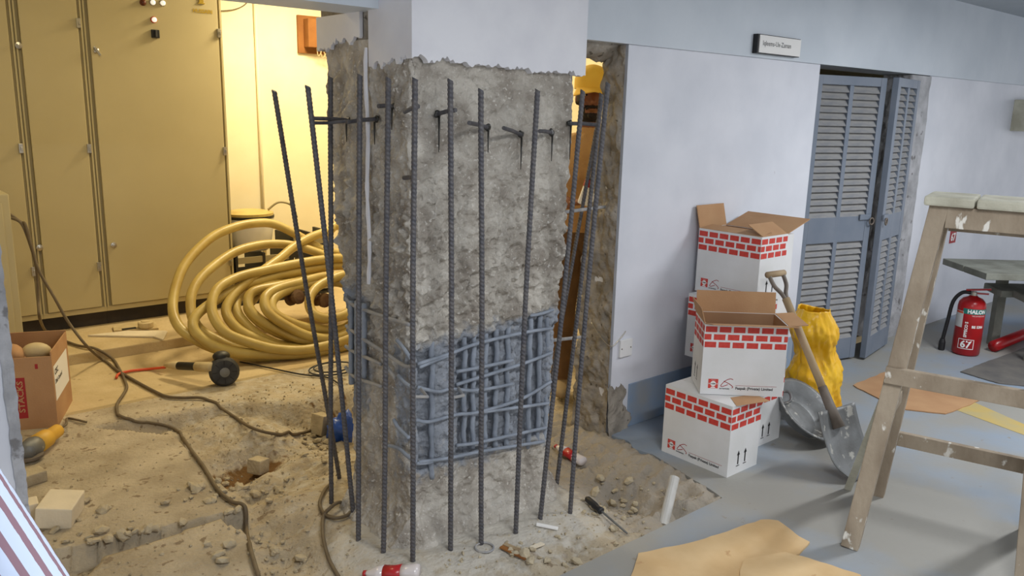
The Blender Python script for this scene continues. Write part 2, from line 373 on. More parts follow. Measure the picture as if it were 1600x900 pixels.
# ceiling lamps of the hall and the room
for n, (lst, z, m) in enumerate(((HALL_LAMPS, 2.435, 'lamp_white'), (ROOM_LAMPS, 2.9, 'lamp_white'))):
    for i, (x, y) in enumerate(lst):
        L = thing('ceiling_lamp', ['white ceiling batten lamp on the hall ceiling', 'warm square lamp on the back room ceiling'][n] + [' nearest the door', ' nearest the column', ' by the worker'][i], 'lamp', (x, y, z))
        b = MB()
        if n == 0: b.span((x-.65, y-.08, z-.05), (x+.65, y+.08, z)); b.build('housing', 'plaster_white', L, bevel=.005); b = MB(); b.tube([(x-.6, y, z-.068), (x+.6, y, z-.068)], .014, 10); b.build('tube', 'lamp_white', L)
        else: b.span((x-.28, y-.28, z-.15), (x+.28, y+.28, z)); b.build('housing', 'plaster_white', L, bevel=.005); b = MB(); b.span((x-.24, y-.24, z-.165), (x+.24, y+.24, z-.15)); b.build('diffuser', 'lamp_white', L)
# ------------------------------------------------------------------ back room
BW = 6.75
mb = MB(); mb.span((-1.2, 4.50, -.14), (7, 5.42, -.012)); struct(mb.build('floor', 'room_slab', bevel=.006))
mb = MB(); mb.span((-1.2, 5.40, -.14), (7, BW+.1, .055)); struct(mb.build('floor', 'room_slab', bevel=.008))
mb = MB(); mb.span((4.25, 2.80, -.14), (7, 4.55, -.02)); struct(mb.build('floor', 'room_slab'))
mb = MB(); mb.span((-1.2, BW, 0), (7, BW+.15, 2.9)); struct(mb.build('wall_back', 'room_wall'))
mb = MB(); mb.span((-1.3, 2.82, -.1), (-1.15, BW+.1, 2.9)); struct(mb.build('wall_room_left', 'room_wall'))
mb = MB(); mb.span((6.9, 2.86, -.1), (7.05, BW+.1, 2.9)); struct(mb.build('wall_room_right', 'room_wall'))
mb = MB(); mb.span((4.40, 2.84, -.02), (4.50, BW, 2.9)); struct(mb.build('wall_light_stop', 'room_wall'))  # unseen wall added to keep the warm lamp light from behind the doors
mb = MB(); mb.span((-1.3, 2.76, 2.9), (7.05, BW+.15, 3.0)); struct(mb.build('ceiling', 'ceiling_paint'))
mb = MB(); mb.span((-4, 2.77, CE), (12, 2.86, 2.95)); struct(mb.build('wall_upper', 'room_wall'))
# ------------------------------------------------------------------ the column
CX0, CY0 = 1.555, 2.355
colm = thing('concrete_column', 'chipped square concrete column with white plaster left at its top', 'column', (1.9, 2.6, -.05))
def cx1(z): return 2.335-.055*(1-sstep(.5, 1.5, z))-.015*(1-sstep(.2, .6, z))+.02*noise.noise(V((0, 0, z*6)))
def cy1(z): return 2.965-.16*(1-sstep(.45, 1.6, z))+.015*noise.noise(V((3, 0, z*7)))
def primer(p):
    if p.z < .12 or p.z > 1.0: return 0
    a = 0
    if p.y < 2.48: a = sstep(.16, .30, p.z)*(1-sstep(.70+.06*(p.x-1.6), .84+.06*(p.x-1.6), p.z))*.62*(sstep(1.52, 1.6, p.x))
    if p.x < 1.62 and p.y > 2.6: a = max(a, .55*sstep(2.6, 2.72, p.y)*sstep(.35, .45, p.z)*(1-sstep(.85, 1.0, p.z)))
    if p.x < 1.62 and p.y < 2.46: a = max(a, .5*sstep(.3, .4, p.z)*(1-sstep(.68, .82, p.z)))
    return a
def recess(p):
    if p.y > 2.42: return 0
    k = sstep(.24, .30, p.z)*(1-sstep(.70+.08*(p.x-1.7), .76+.08*(p.x-1.7), p.z))
    w = max(sstep(1.585, 1.60, p.x)*(1-sstep(1.645, 1.665, p.x)), sstep(1.76, 1.79, p.x)*(1-sstep(2.19, 2.235, p.x))*(1-.55*sstep(1.96, 1.99, p.x)*(1-sstep(2.07, 2.10, p.x))))
    return k*w*.042
def core(u, v):
    z = -.10+1.93*v; x1 = cx1(z); y1 = cy1(z); W = x1-CX0; D = y1-CY0; P = 2*(W+D); t = u*P
    # perimeter: left face back->front, front, right, back
    if t < D: p = V((CX0, y1-t, z)); n = V((-1, 0, 0)); e = min(t, D-t)
    elif t < D+W: q = t-D; p = V((CX0+q, CY0, z)); n = V((0, -1, 0)); e = min(q, W-q)
    elif t < 2*D+W: q = t-D-W; p = V((x1, CY0+q, z)); n = V((1, 0, 0)); e = min(q, D-q)
    else: q = t-2*D-W; p = V((x1-q, y1, z)); n = V((0, 1, 0)); e = min(q, W-q)
    r = .02+.012*noise.noise(V((p.x*5, p.y*5, z*5))); rd = max(0, r-e)
    cen = V(((CX0+x1)/2, (CY0+y1)/2, z)); inw = (cen-p).normalized()
    fade = 1-sstep(1.70, 1.80, z)
    rz_ = .8+1.0*sstep(.62, .85, z)*(1-sstep(1.15, 1.4, z)); lump = .015*fract(p, 5, 3) + rz_*(.016*abs(fract(p+V((5, 0, 0)), 13, 3)) - .004 + .012*fract(p, 34, 3))
    belly = .018*sstep(.7, .85, z)*(1-sstep(1.0, 1.35, z)) if n.y < 0 else 0
    foot = .085*(1-sstep(-.06, .2, z))**2
    o = p + inw*rd*.9 + n*((lump-.006)*(fade*.85+.15) + belly + foot - recess(p))
    return o
grid_mesh('concrete_core', 520, 330, core, 'concrete', colm, attrs={'primer': primer}, closed_u=True)
def plaster_sheet(a, b, ztop, zf, thick, out, name='plaster', n=160, m='plaster_white'):
    """plaster left on a face: straight top, broken lower edge, real thickness"""
    a = V(a); b = V(b); out = V(out); mb = MB(); top = []; bot = []
    for i in range(n+1):
        t = i/n; p = a.lerp(b, t); top.append(V((p.x, p.y, ztop))); bot.append(V((p.x, p.y, zf(t))))
    N = n+1; vs = [p+out*thick for p in top+bot] + [p for p in top+bot]
    fs = []
    for i in range(n):
        fs += [(i, i+1, N+i+1, N+i), (2*N+i, 3*N+i, 3*N+i+1, 2*N+i+1), (N+i, N+i+1, 3*N+i+1, 3*N+i), (i, 2*N+i, 2*N+i+1, i+1)]
    fs += [(0, N, 3*N, 2*N), (n, 2*N+n, 3*N+n, N+n)]
    mb.add(vs, fs); return mb.build(name, m, colm)
def jag(seed, base, amp, slope=0, freq=14):
    return lambda t: base + slope*t + amp*fract((t*freq, seed, 0), 1.0, 4) + amp*.9*abs(noise.noise(V((t*freq*2.6, seed, 2))))**1.5
plaster_sheet((CX0-.014, CY0, 0), (2.352, CY0, 0), CE, jag(1, 1.755, .022, -.02), .03, (0, -1, 0))
plaster_sheet((CX0, 2.60, 0), (CX0, CY0, 0), CE, jag(2, 1.735, .03, .02, 7), .014, (-1, 0, 0), n=60)
plaster_sheet((CX0, 2.985, 0), (CX0, 2.66, 0), 1.925, jag(3, 1.80, .035, .04, 7), .014, (-1, 0, 0), n=60)
mb = MB(); mb.span((2.30, CY0-.025, 1.76), (2.352, 2.97, CE)); mb.build('plaster', 'plaster_white', colm)
mb = MB(); mb.span((CX0+.004, CY0-.002, 1.80), (2.348, 2.98, CE)); mb.build('core_head', 'cut_masonry', colm)
pts = [(CX0-.016, 2.612+.006*math.sin(k*.7), 1.80-k*.045) for k in range(20)]
mb = MB(); mb.tube(pts, [.006+.003*abs(math.sin(k*1.3)) for k in range(20)], 6); mb.build('plaster_strip', 'plaster_white', colm)
# old reinforcement laid bare: vertical bars and bent hoops
def old_bar(x, ya, yb, plane, lean=0):
    a = on_y(x, ya, plane); b = on_y(x-lean, yb, plane); n = 26
    P = [a.lerp(b, i/n) + V((.003*math.sin(i*.9+x), 0, 0)) for i in range(n+1)]
    m_ = MB(); m_.tube(P, [.0115 if i % 2 else .0098 for i in range(n+1)], 10); m_.build('main_bar', 'primer_steel', colm, smooth=True)
for x, ya, yb in ((675, 528, 748), (726, 520, 700), (740, 518, 700), (759, 515, 702), (776, 512, 702), (794, 508, 700), (829, 494, 700), (844, 488, 698), (856, 470, 696)):
    old_bar(x, ya, yb, 2.368, (yb-ya)*.02*(x-640)/200)
for x, ya, yb in ((549, 470, 600), (558, 470, 596), (569, 474, 590)):
    a = on_x(x, ya, CX0-.012); b = on_x(x, yb, CX0-.012); mb = MB(); mb.tube([a.lerp(b, i/14) for i in range(15)], [.012 if i % 2 else .0105 for i in range(15)], 10); mb.build('main_bar', 'primer_steel', colm, smooth=True)
def hoop(P, m='primer_steel', r=.0072): mb = MB(); mb.tube(smooth_path(P, 6), r, 8); return mb.build('hoop', m, colm, smooth=True)
FY, LX = 2.346, CX0-.012
for pl in ([(652, 569), (705, 552), (745, 537), (817, 520), (862, 513)], [(713, 581), (760, 572), (801, 563)], [(713, 601), (745, 591), (815, 569), (862, 551)],
           [(652, 605), (684, 612), (705, 608), (745, 610), (801, 600)], [(650, 656), (671, 659), (713, 648), (748, 644), (815, 623), (861, 596)], [(753, 644), (815, 636), (857, 630)],
           [(713, 696), (745, 692), (800, 680), (854, 668)], [(654, 722), (700, 716), (760, 704), (850, 690)], [(655, 574), (674, 566), (700, 556)], [(828, 493), (846, 490), (864, 484)], [(650, 724), (662, 724), (676, 722)]):
    hoop([on_y(x, y, FY) for x, y in pl])
for pl in ([(540, 466), (548, 474), (561, 481), (607, 497), (641, 508)], [(541, 509), (550, 516), (564, 527), (601, 551), (631, 571), (646, 572)], [(540, 541), (550, 548), (567, 556), (596, 569)],
           [(540, 573), (546, 582), (559, 591), (596, 604)], [(620, 531), (632, 546), (645, 566)], [(615, 655), (622, 668), (639, 685)], [(606, 696), (622, 700), (636, 712), (650, 722)], [(622, 586), (632, 598), (646, 606)], [(596, 560), (608, 578), (618, 592)]):
    hoop([on_x(x, y, LX-.004) for x, y in pl], 'hoop_steel' if pl[0][0] < 600 else 'primer_steel')
# anchor bars grouted into the column near the top, with resin runs under them
def anchor(a, b, plane_a, plane_b, drip=.07, left=False):
    A = on_x(*a, plane_a) if left else on_y(*a, plane_a); B = on_x(*b, plane_b) if left else on_y(*b, plane_b)
    mb = MB(); mb.tube([A, A.lerp(B, .5)+V((0, 0, .002)), B], .0075, 8); k = mb.build('anchor_bar', 'rebar', colm)
    if drip:
        R = A if (abs(A.x-CX0) if left else abs(A.y-CY0)) < (abs(B.x-CX0) if left else abs(B.y-CY0)) else B
        o = V((0, -.004, 0)) if not left else V((-.004, 0, 0)); mb = MB(); i0 = len(mb.v); mb.ell(R+o*.4, ((.006, .016, .013) if left else (.016, .006, .013)), u=12, v=8); mb.v[i0:] = [q_+(q_-R)*.5*noise.noise(q_*90) for q_ in mb.v[i0:]]
        mb.tube([R+o*2+V((0, 0, -.01)), R+o*2+V((0, 0, -.01-drip*.6)), R+o*2+V((0, 0, -.01-drip))], [.0045, .003, .0015], 6); mb.build('resin_run', 'epoxy', k, smooth=True)
anchor((544, 188), (489, 185), CX0, CX0-.17, .07, True); anchor((588, 186), (542, 191), CX0, CX0-.12, .08, True); anchor((615, 166), (591, 166), CX0, CX0-.07, .07, True)
anchor((632, 175), (654, 166), CY0-.02, 2.27, 0); anchor((684, 178), (712, 172), CY0-.01, 2.24, .12); anchor((761, 199), (733, 192), CY0-.01, 2.22, .08); anchor((813, 210), (787, 200), CY0-.01, 2.25, .12)
anchor((861, 207), (843, 205), CY0-.01, 2.27, .10); anchor((890, 193), (932, 195), CY0-.01, 2.28, .13); anchor((631, 278), (647, 278), CY0-.02, 2.27, 0)
for (a, b, c) in (((640, 620), (668, 620), (656, 606)), ((704, 622), (724, 618), (716, 606))):
    mb = MB(); mb.tube([on_y(*a, 2.28), on_y(*b, 2.26), on_y(*c, CY0-.005)], .006, 8); mb.build('anchor_bar', 'hoop_steel', colm)
for (a, b) in (((878, 332), (945, 323)), ((862, 532), (914, 526))):
    mb = MB(); mb.tube([on_y(*a, 2.44), on_y(*b, 2.70)], .008, 8); mb.build('cross_bar', 'hoop_steel', colm)
mb = MB(); mb.tube([on_x(489, 192, CX0-.17), on_x(512, 192, CX0-.1), on_x(545, 189, CX0-.03)], .0065, 8); mb.build('anchor_bar', 'rebar', colm)
# ------------------------------------------------------------------ new reinforcing bars round the column
ORD = ['first', 'second', 'third', 'fourth', 'fifth', 'sixth', 'seventh', 'eighth', 'ninth', 'tenth', 'eleventh', 'last']
BASE = [(530, 745), (552, 804), (518, 786), (560, 842), (599, 862), (645, 877), (704, 859), (752, 849), (806, 832), (844, 811), (870, 755), (891, 800)]
TOP = [(428, 142), (481, 135), (517, 120), (562, 117), (606, 122), (648, 122), (704, 124), (752, 140), (840, 140), (911, 141), (940, 147), (950, 130)]
def rebar_mesh(A, B, bend, r=.0095):
    n = int((B-A).length/.0075); vs = []; fs = []; d = (B-A).normalized(); u = d.orthogonal().normalized(); q = d.cross(u); k = 10
    for i in range(n+1):
        t = i/n; c = A.lerp(B, t) + bend*math.sin(math.pi*t) + bend.orthogonal()*.2*math.sin(2.6*math.pi*t)
        rad = r*(1.10 if i % 2 else .93)
        for j in range(k):
            a = 2*math.pi*j/k; vs.append(c + (u*math.cos(a)+q*math.sin(a))*rad + d*(.005*math.sin(a)))
    for i in range(n):
        for j in range(k): fs.append((i*k+j, i*k+(j+1) % k, (i+1)*k+(j+1) % k, (i+1)*k+j))
    fs += [tuple(range(k-1, -1, -1)), tuple(n*k+j for j in range(k))]
    mb = MB(); mb.add(vs, fs); return mb
for i, (b, t) in enumerate(zip(BASE, TOP)):
    A = on_z(*b, -.02); zt = (on_y(*t, A.y) if i not in (0, 1) else on_y(*t, A.y))
    T_ = zt; A2 = A - (T_-A).normalized()*.03
    mb = rebar_mesh(A2, T_, V((.006*math.sin(i*2.1), .006*math.cos(i*1.7), 0)))
    ex = {0: 'leaning farthest out', 5: 'at the near corner', 11: 'nearest the cut wall'}.get(i, 'round the column')
    tag(mb.build('rebar', 'rebar'), f'{ORD[i]} ribbed rebar counted from the left by tops, {ex}', 'rebar', 'new rebars round the column')
A = on_y(886, 470, 2.75); B = on_y(934, 190, 2.75); A = A + (A-B)*1.0
mb = rebar_mesh(V((A.x, A.y, max(A.z, -.05))), B, V((0, 0, 0))); tag(mb.build('rebar', 'rebar'), 'ribbed steel rebar half hidden behind the others, in front of the worker', 'rebar', 'new rebars round the column')
# ------------------------------------------------------------------ switch-gear cabinets
CABY = 6.0; CB = .055
def cab_unit(x0, x1, label, right=False, knobs=(), latches=()):
    t = thing('electrical_cabinet', label, 'cabinet', ((x0+x1)/2, CABY+.3, CB))
    b = MB(); b.span((x0, CABY+.006, CB+.1), (x1, CABY+.62, 2.6)); b.build('body', 'cab_gap', t)  # body coloured darker than the doors, painting in the shadow strip of the gaps
    b = MB(); b.span((x0, CABY+.045, CB), (x1, CABY+.6, CB+.1)); b.build('plinth', 'black_plinth', t)
    b = MB(); b.span((x0, CABY, CB+.1), (x1, CABY+.03, CB+.135)); b.build('bottom_rail', 'cab_paint', t, bevel=.003)
    b = MB(); b.span((x0+.030, CABY-.014, CB+.14), (x1-.034, CABY+.005, 2.58)); d = b.build('door', 'cab_paint', t, bevel=.004)
    for k in (x0+.007, x1-.012): b = MB(); b.span((k-.005, CABY-.006, CB+.13), (k+.005, CABY+.02, 2.6)); b.build('frame_strip', 'cab_light', t)
    for x, z in knobs:
        b = MB(); M = Matrix.Rotation(math.pi/2, 3, 'X'); b.lathe((x, CABY-.013, z), [(.02, 0), (.02, .006), (.012, .008), (.012, .018), (.004, .02)], 16, M); b.build('lock', 'chrome', d, smooth=False)
    for z in latches:
        b = MB(); b.span((x1-.045, CABY-.028, z-.03), (x1-.02, CABY-.008, z+.03)); b.box((x1-.03, CABY-.034, z), (.012, .014, .02)); b.build('hinge', 'chrome', t, bevel=.002)
    return t, d
p = lambda x, y: on_y(x, y, CABY-.014)
xa, xb, xc = p(28, 100).x, p(148, 240).x, p(361, 300).x
kp = lambda *a: [(p(x, y).x, p(x, y).z) for x, y in a]
cab_unit(xa-.75, xa, 'leftmost beige switchgear cabinet, a narrow strip at the left edge', latches=[p(18, 232).z, p(42, 425).z])
cab_unit(xa, xb, 'beige switchgear cabinet with round locks, between the two other bays', knobs=kp((29, 71), (62, 387)), latches=[p(122, 36).z, p(140, 232).z, p(157, 416).z])
cabC, dC = cab_unit(xb, xc, 'widest beige switchgear cabinet, with indicator lamps, next to the yellow wall', knobs=kp((178, 383)), latches=[p(343, 52).z, p(356, 236).z, p(367, 408).z])
M = Matrix.Rotation(math.pi/2, 3, 'X')
for (x, y, m, ring) in ((223, 4, 'lamp_brown', 'lamp_brown'), (238, 4, 'lamp_white', 'chrome'), (253.5, 5, 'lamp_white', 'chrome'), (240, 31, 'lamp_white', 'red_ring')):
    c = p(x, y); b = MB(); b.lathe(c, [(.021, 0), (.021, .008), (.018, .012)], 20, M); k = b.build('indicator_lamp', ring, dC); b = MB(); b.lathe(c, [(.016, .008), (.0165, .018), (.010, .024), (.003, .026)], 16, M); b.build('lens', m, k, smooth=True)
c = p(242, 53); b = MB(); b.box(c+V((0, -.01, 0)), (.052, .02, .054)); k = b.build('selector_switch', 'black', dC, bevel=.004); b = MB(); b.box(c+V((0, -.026, 0)), (.012, .016, .046)); b.build('grip', 'dark_rubber', k, bevel=.003)
c = p(150, 79); b = MB(); b.lathe(c, [(.018, 0), (.018, .01), (.01, .014)], 14, M); b.bar(c+V((-.015, -.02, .025)), c+V((.02, -.02, -.03)), .014, .012, (0, 1, 0)); b.build('handle', 'chrome', dC, bevel=.002)
c = p(301, 16); b = MB(); text_mesh(b, 'HUSSAIN', .034, lambda u, v: c+V((u, -.003, v-.012)), bold=.0015); b.build('nameplate_letters', 'gold', dC)
c = p(314, 4); b = MB(); b.box(c+V((0, -.004, .012)), (.03, .008, .03)); b.box(c+V((0, -.006, -.006)), (.046, .008, .007)); b.build('emblem', 'gold', dC)
t = thing('control_cabinet', 'low cream control cabinet behind the chipped left wall', 'cabinet', (.5, 5.6, .055))
b = MB(); b.span((.1, 5.45, .055), (.84, 5.85, 1.05)); b.build('body', 'cab_light', t, bevel=.006); b = MB(); b.span((.14, 5.438, .10), (.80, 5.452, 1.0)); b.build('door', 'cab_light', t, bevel=.004)
# cables
def floor_z(x, y): return max(.055 if y > 5.40 else -1, -.012 if y > 4.5 else -1, ground(x, y) if y < 4.55 else -1)
def cable(name, P, r, m, label, cat='cable', n=10):
    b = MB(); Q = smooth_path(P, n)
    if P[-1].z < .3: Q = [V((q.x, q.y, max(q.z, floor_z(q.x, q.y)+r*.8))) for q in Q]
    b.tube(Q, r, 8); return tag(b.build(name, m, smooth=True), label, cat)
def gz(x, y, h=.012):
    """photo point dropped on the uneven ground"""
    d = ray(x, y); t = (.09-EYE)/d.z; st = .012/abs(d.xy.length)
    for _ in range(140):
        q = CAM+d*t
        if q.z <= floor_z(q.x, q.y)+h: break
        t += st
    return V((q.x, q.y, floor_z(q.x, q.y)+h))
c0 = V((.842, 5.50, .93))
cable('power_cable', [c0, c0+V((.05, -.02, -.05)), on_y(40, 352, 5.42), on_y(52, 395, 5.40), on_y(62, 425, 5.36), on_y(85, 465, 5.3), on_y(106, 502, 5.25), on_y(135, 540, 5.15), gz(160, 562), gz(185, 580), gz(215, 598), gz(245, 614), gz(262, 620), gz(285, 622), gz(318, 623), gz(345, 638), gz(370, 655), gz(395, 672), gz(430, 680), gz(465, 679), gz(498, 672)], .0085, 'cable_grey', 'thick grey-brown cable drooping from the low cabinet to the rubble by the column')
cable('power_cable', [c0+V((0, -.02, -.02)), on_y(34, 350, 5.44), on_y(48, 385, 5.43), on_y(57, 420, 5.42), on_y(60, 470, 5.40), on_y(62, 497, 5.36), gz(72, 518), gz(90, 528), gz(120, 540), gz(150, 549), gz(175, 560), gz(186, 576), gz(194, 592), gz(198, 605), gz(192, 618), gz(183, 632), gz(184, 646), gz(192, 652), gz(215, 664), gz(245, 668), gz(272, 670), gz(288, 688), gz(300, 706), gz(318, 730), gz(340, 765), gz(362, 785), gz(383, 803), gz(385, 830), gz(392, 862), gz(405, 905)], .0085, 'cable_grey', 'long grey-brown cable winding past the cardboard box to the front of the dug floor')
cable('loop_cable', [gz(520, 757), gz(510, 764), gz(502, 778), gz(500, 793), gz(508, 804), gz(525, 811), gz(542, 807), gz(548, 797), gz(540, 788), gz(528, 786, .03), gz(515, 795, .03), gz(506, 808), gz(504, 828), gz(507, 850), gz(515, 880), gz(530, 905)], .0075, 'cable_grey', 'thin grey cable curled in a loop at the foot of the left rebars')
cable('thin_wire', [gz(375, 566), gz(420, 575), gz(470, 585), gz(510, 590), gz(530, 600)], .005, 'black', 'thin black lead trailing from the electric tool towards the column')
for k, r in enumerate((.15, .12)):
    c = gz(520, 578); b = MB(); b.tube([c+V((r*math.cos(a*.3), .8*r*math.sin(a*.3), .006+k*.01)) for a in range(21)], .005, 6, closed=True); tag(b.build('wire_ring', 'dark_rubber'), ['larger', 'smaller'][k]+' ring of dark wire lying on the slab behind the left rebars', 'wire')
# ------------------------------------------------------------------ yellow hose coil
HO, HN = (2.1, 4.86, .03), V((0, -.66, .75))
def hp(x, y, off): q = on_plane(250+x/2.9025, 310+y/2.9025, V(HO)+HN*off, HN); return q
LO = [('A', .03, [(745, 235), (620, 165), (520, 118), (440, 112), (340, 130), (230, 180), (120, 290), (72, 400), (58, 500), (85, 580), (160, 640), (280, 690), (480, 720), (800, 700), (1050, 560), (1060, 380), (900, 270)]),
      ('B', .045, [(740, 255), (650, 225), (560, 208), (450, 212), (330, 248), (210, 335), (150, 415), (140, 500), (165, 575), (240, 632), (400, 690), (700, 690), (960, 580), (1000, 420), (880, 310)]),
      ('I', .09, [(800, 125), (770, 145), (680, 178), (600, 225), (540, 275), (450, 340), (350, 420), (300, 500), (330, 570), (420, 630), (600, 680), (900, 640), (1080, 440), (1060, 220), (930, 120)]),
      ('F', .055, [(560, 375), (420, 405), (362, 440), (345, 500), (385, 565), (470, 635), (600, 670), (860, 650), (960, 520), (900, 400), (740, 360)]),
      ('D', .10, [(830, 305), (700, 320), (560, 345), (430, 382), (330, 418), (240, 470), (165, 530), (150, 580), (185, 630), (270, 680), (430, 705), (700, 700), (960, 620), (1010, 450), (940, 330)]),
      ('K', .085, [(600, 385), (480, 400), (420, 460), (400, 500), (450, 560), (560, 620), (700, 650), (880, 640), (980, 540), (930, 420), (780, 370)]),
      ('C', .15, [(835, 272), (720, 280), (600, 300), (480, 325), (360, 355), (270, 402), (236, 465), (245, 540), (300, 610), (410, 655), (540, 685), (700, 680), (920, 600), (990, 440), (930, 310)]),
      ('E', .13, [(760, 362), (640, 378), (520, 400), (420, 425), (400, 480), (440, 540), (540, 600), (650, 640), (780, 640), (930, 560), (960, 450), (880, 380)]),
      ('G', .17, [(760, 352), (620, 385), (520, 415), (475, 455), (490, 515), (570, 575), (690, 628), (820, 625), (930, 540), (940, 440), (860, 370)]),
      ('H', .15, [(760, 380), (640, 400), (550, 430), (508, 470), (520, 520), (600, 565), (700, 590), (830, 590), (900, 520), (900, 440), (840, 390)]),
      ('J', .20, [(850, 345), (760, 375), (700, 415), (676, 470), (700, 525), (770, 545), (850, 520), (910, 460), (900, 380)])]
b = MB()
for k, off, P in LO: b.tube(smooth_path([hp(x, y, off+.014*math.sin(i*.9+len(P))) for i, (x, y) in enumerate(P)], 7, True), .032, 12, closed=True)
tag(b.build('hose_coil', 'hose_yellow', smooth=True), 'big loose coil of thick yellow hose leaning up behind the column', 'hose')
for j, (x, y) in enumerate(((607, 452), (725, 460))):
    c = hp(x, y, .10); b = MB(); M2 = Matrix.Rotation(1.2+.3*j, 3, 'X') @ Matrix.Rotation(.3, 3, 'Y'); b.lathe(c, [(.03, -.05), (.045, -.045), (.045, -.02), (.034, -.015), (.034, .02), (.05, .03), (.05, .055), (.03, .06)], 14, M2); o = b.build('hose_coupling', 'hose_end', smooth=False)
    tag(o, ['dark worn hose coupling lying in the hose coil, farther from the column', 'dark hose coupling with reddish rim in the hose coil, nearer the column'][j], 'coupling', 'couplings in the hose coil')
# tubs and crates behind the hose
cy = 6.21; c = on_y(385, 372, cy); c.x = max(c.x, xc+.22)
t = thing('plastic_tub', 'white plastic tub with yellow lid behind the hose beside the cabinets', 'tub', (c.x, cy, .46))
b = MB(); b.lathe((c.x, cy, .46), [(.14, 0), (.165, .05), (.19, .2), (.19, .26)], 28); b.build('body', 'lamp_white' if 0 else 'carton_white', t, smooth=True)
b = MB(); b.lathe((c.x, cy, .46), [(.195, .255), (.195, .275)], 28); b.build('rim', 'black', t); b = MB(); b.lathe((c.x, cy, .46), [(.19, .275), (.19, .295), (.12, .31)], 28); b.build('lid', 'hose_yellow', t)
b = MB(); b.tube(smooth_path([(c.x+.14, cy-.05, .77), (c.x+.22, cy-.08, .83), (c.x+.32, cy-.1, .80), (c.x+.36, cy-.1, .70)], 6), .009, 8); b.build('handle', 'cab_gap', t, smooth=True)
def crate(x0, y0, z0, w, d, h, label):
    t = thing('slatted_crate', label, 'crate', (x0+w/2, y0+d/2, z0))
    b = MB(); b.span((x0, y0, z0), (x0+w, y0+d, z0+.02)); b.build('base', 'black', t)
    for i in range(5):
        z = z0+.04+i*(h-.04)/5; b = MB()
        b.span((x0, y0, z), (x0+w, y0+.012, z+h*.12)); b.build('slat', 'black' if i % 2 else 'cab_gap', t)
    for x in (x0, x0+w/2-.01, x0+w-.02):
        b = MB(); b.span((x, y0-.004, z0), (x+.02, y0+d, z0+h)); b.build('post', 'black', t)
crate(xc+.02, 6.02, .055, .46, .36, .40, 'black slatted crate under the white tub behind the hose')
crate(xc+.50, 6.06, .055, .36, .3, .52, 'taller dark slatted crate standing right of the white tub')
# conduit, junction box, loose wire on the yellow wall
x = on_y(401, 100, BW).x; b = MB(); b.tube([(x, BW-.012, .06), (x, BW-.012, 2.88)], .014, 10); tag(b.build('conduit', 'room_wall', smooth=True), 'painted conduit running up the yellow back wall', 'conduit')
a = on_y(471, 22, BW-.1); q = on_y(500, 84, BW-.1)
t = thing('junction_box', 'brown wooden junction box on the yellow wall beside the column', 'box', ((a.x+q.x)/2+.07, BW-.06, q.z))
b = MB(); b.span((a.x, BW-.03, q.z), (q.x+.16, BW, a.z)); b.build('back_board', 'brown_wood', t, bevel=.004); b = MB(); b.span((a.x+.05, BW-.12, q.z+.05), (q.x+.16, BW-.03, a.z-.03)); b.build('case', 'brown_wood', t, bevel=.004)
for k in range(3): b = MB(); b.tube(smooth_path([(q.x-.02+k*.03, BW-.08, q.z+.05), (q.x-.01+k*.04, BW-.09, q.z-.02-.01*k), (q.x+.02+k*.05, BW-.09, q.z+.02)], 5), .004, 6); b.build('wire', 'tape', t)
cable('loose_wire', [on_y(344, 17, BW-.02), on_y(365, 15, BW-.02), on_y(382, 8, BW-.02), on_y(392, -4, BW-.02)], .004, 'cable_grey', 'thin wire sagging across the yellow wall near the cabinet top', 'wire')
# ------------------------------------------------------------------ louvre doors
def leaf(n, loc, rz, L, zt, label, s0=.05, mullion=True, tilt=.98):
    e = bpy.data.objects.new(f'door_{n}', None); COL.objects.link(e); e.location = loc; e.rotation_euler = (0, 0, rz); e['kind'] = 'structure'; e['label'] = label; e.empty_display_size = .05
    def part(name, a, b_, m='door_grey', bv=.003): b = MB(); b.span(a, b_); return b.build(name, m, e, local=True, bevel=bv)
    T = .038
    for x in (0, L-s0): part('stile', (x, 0, .0), (x+s0, T, zt))
    mx = (L-s0*.7)/2 if mullion else None
    part('top_rail', (s0, .001, zt-.055), (L-s0, T-.001, zt)); part('middle_rail', (s0, .001, .80), (L-s0, T-.001, .965)); part('bottom_rail', (s0, .001, 0), (L-s0, T-.001, .145))
    part('mullion', (mx, .0005, .145), (mx+s0*.7, T-.0005, zt-.055))
    cells = [(s0, mx), (mx+s0*.7, L-s0)]
    for (a, b_) in cells:
        m = MB(); m.box((0, 0, 0), (b_-a-.001, .054, .006), Matrix.Rotation(tilt, 3, 'X')); proto = None
        for z0, z1, cnt in ((.965, zt-.055, 20), (.145, .80, 16)):
            for k in range(cnt):
                z = z0+(k+.5)*(z1-z0)/cnt; pos = ((a+b_)/2, T/2, z)
                if proto is None: proto = m.build('slat', 'slat_grey', e, local=True); proto.location = pos
                else: copy(proto, e, pos)
    return e
d1 = leaf(1, (4.645, 2.645, .015), math.radians(-14), .605, 1.835, 'left louvred grey door leaf, half shut')
d2 = leaf(2, (5.255, 2.435, .015), math.radians(9.5), .50, 1.84, 'right louvred grey door leaf, seen at a slant', s0=.06)
for e, x in ((d1, .54), (d2, .045)):
    b = MB(); b.span((x-.05, -.012, .94), (x+.05, 0, .975)); b.build('hasp', 'door_grey', e, local=True, bevel=.002)
    b = MB(); b.tube([(x+.02*math.cos(a*.63)+(.05 if e is d1 else -.02), -.02, .93+.022*math.sin(a*.63)) for a in range(10)], .005, 6, closed=True); b.build('ring', 'shovel_socket', e, local=True)
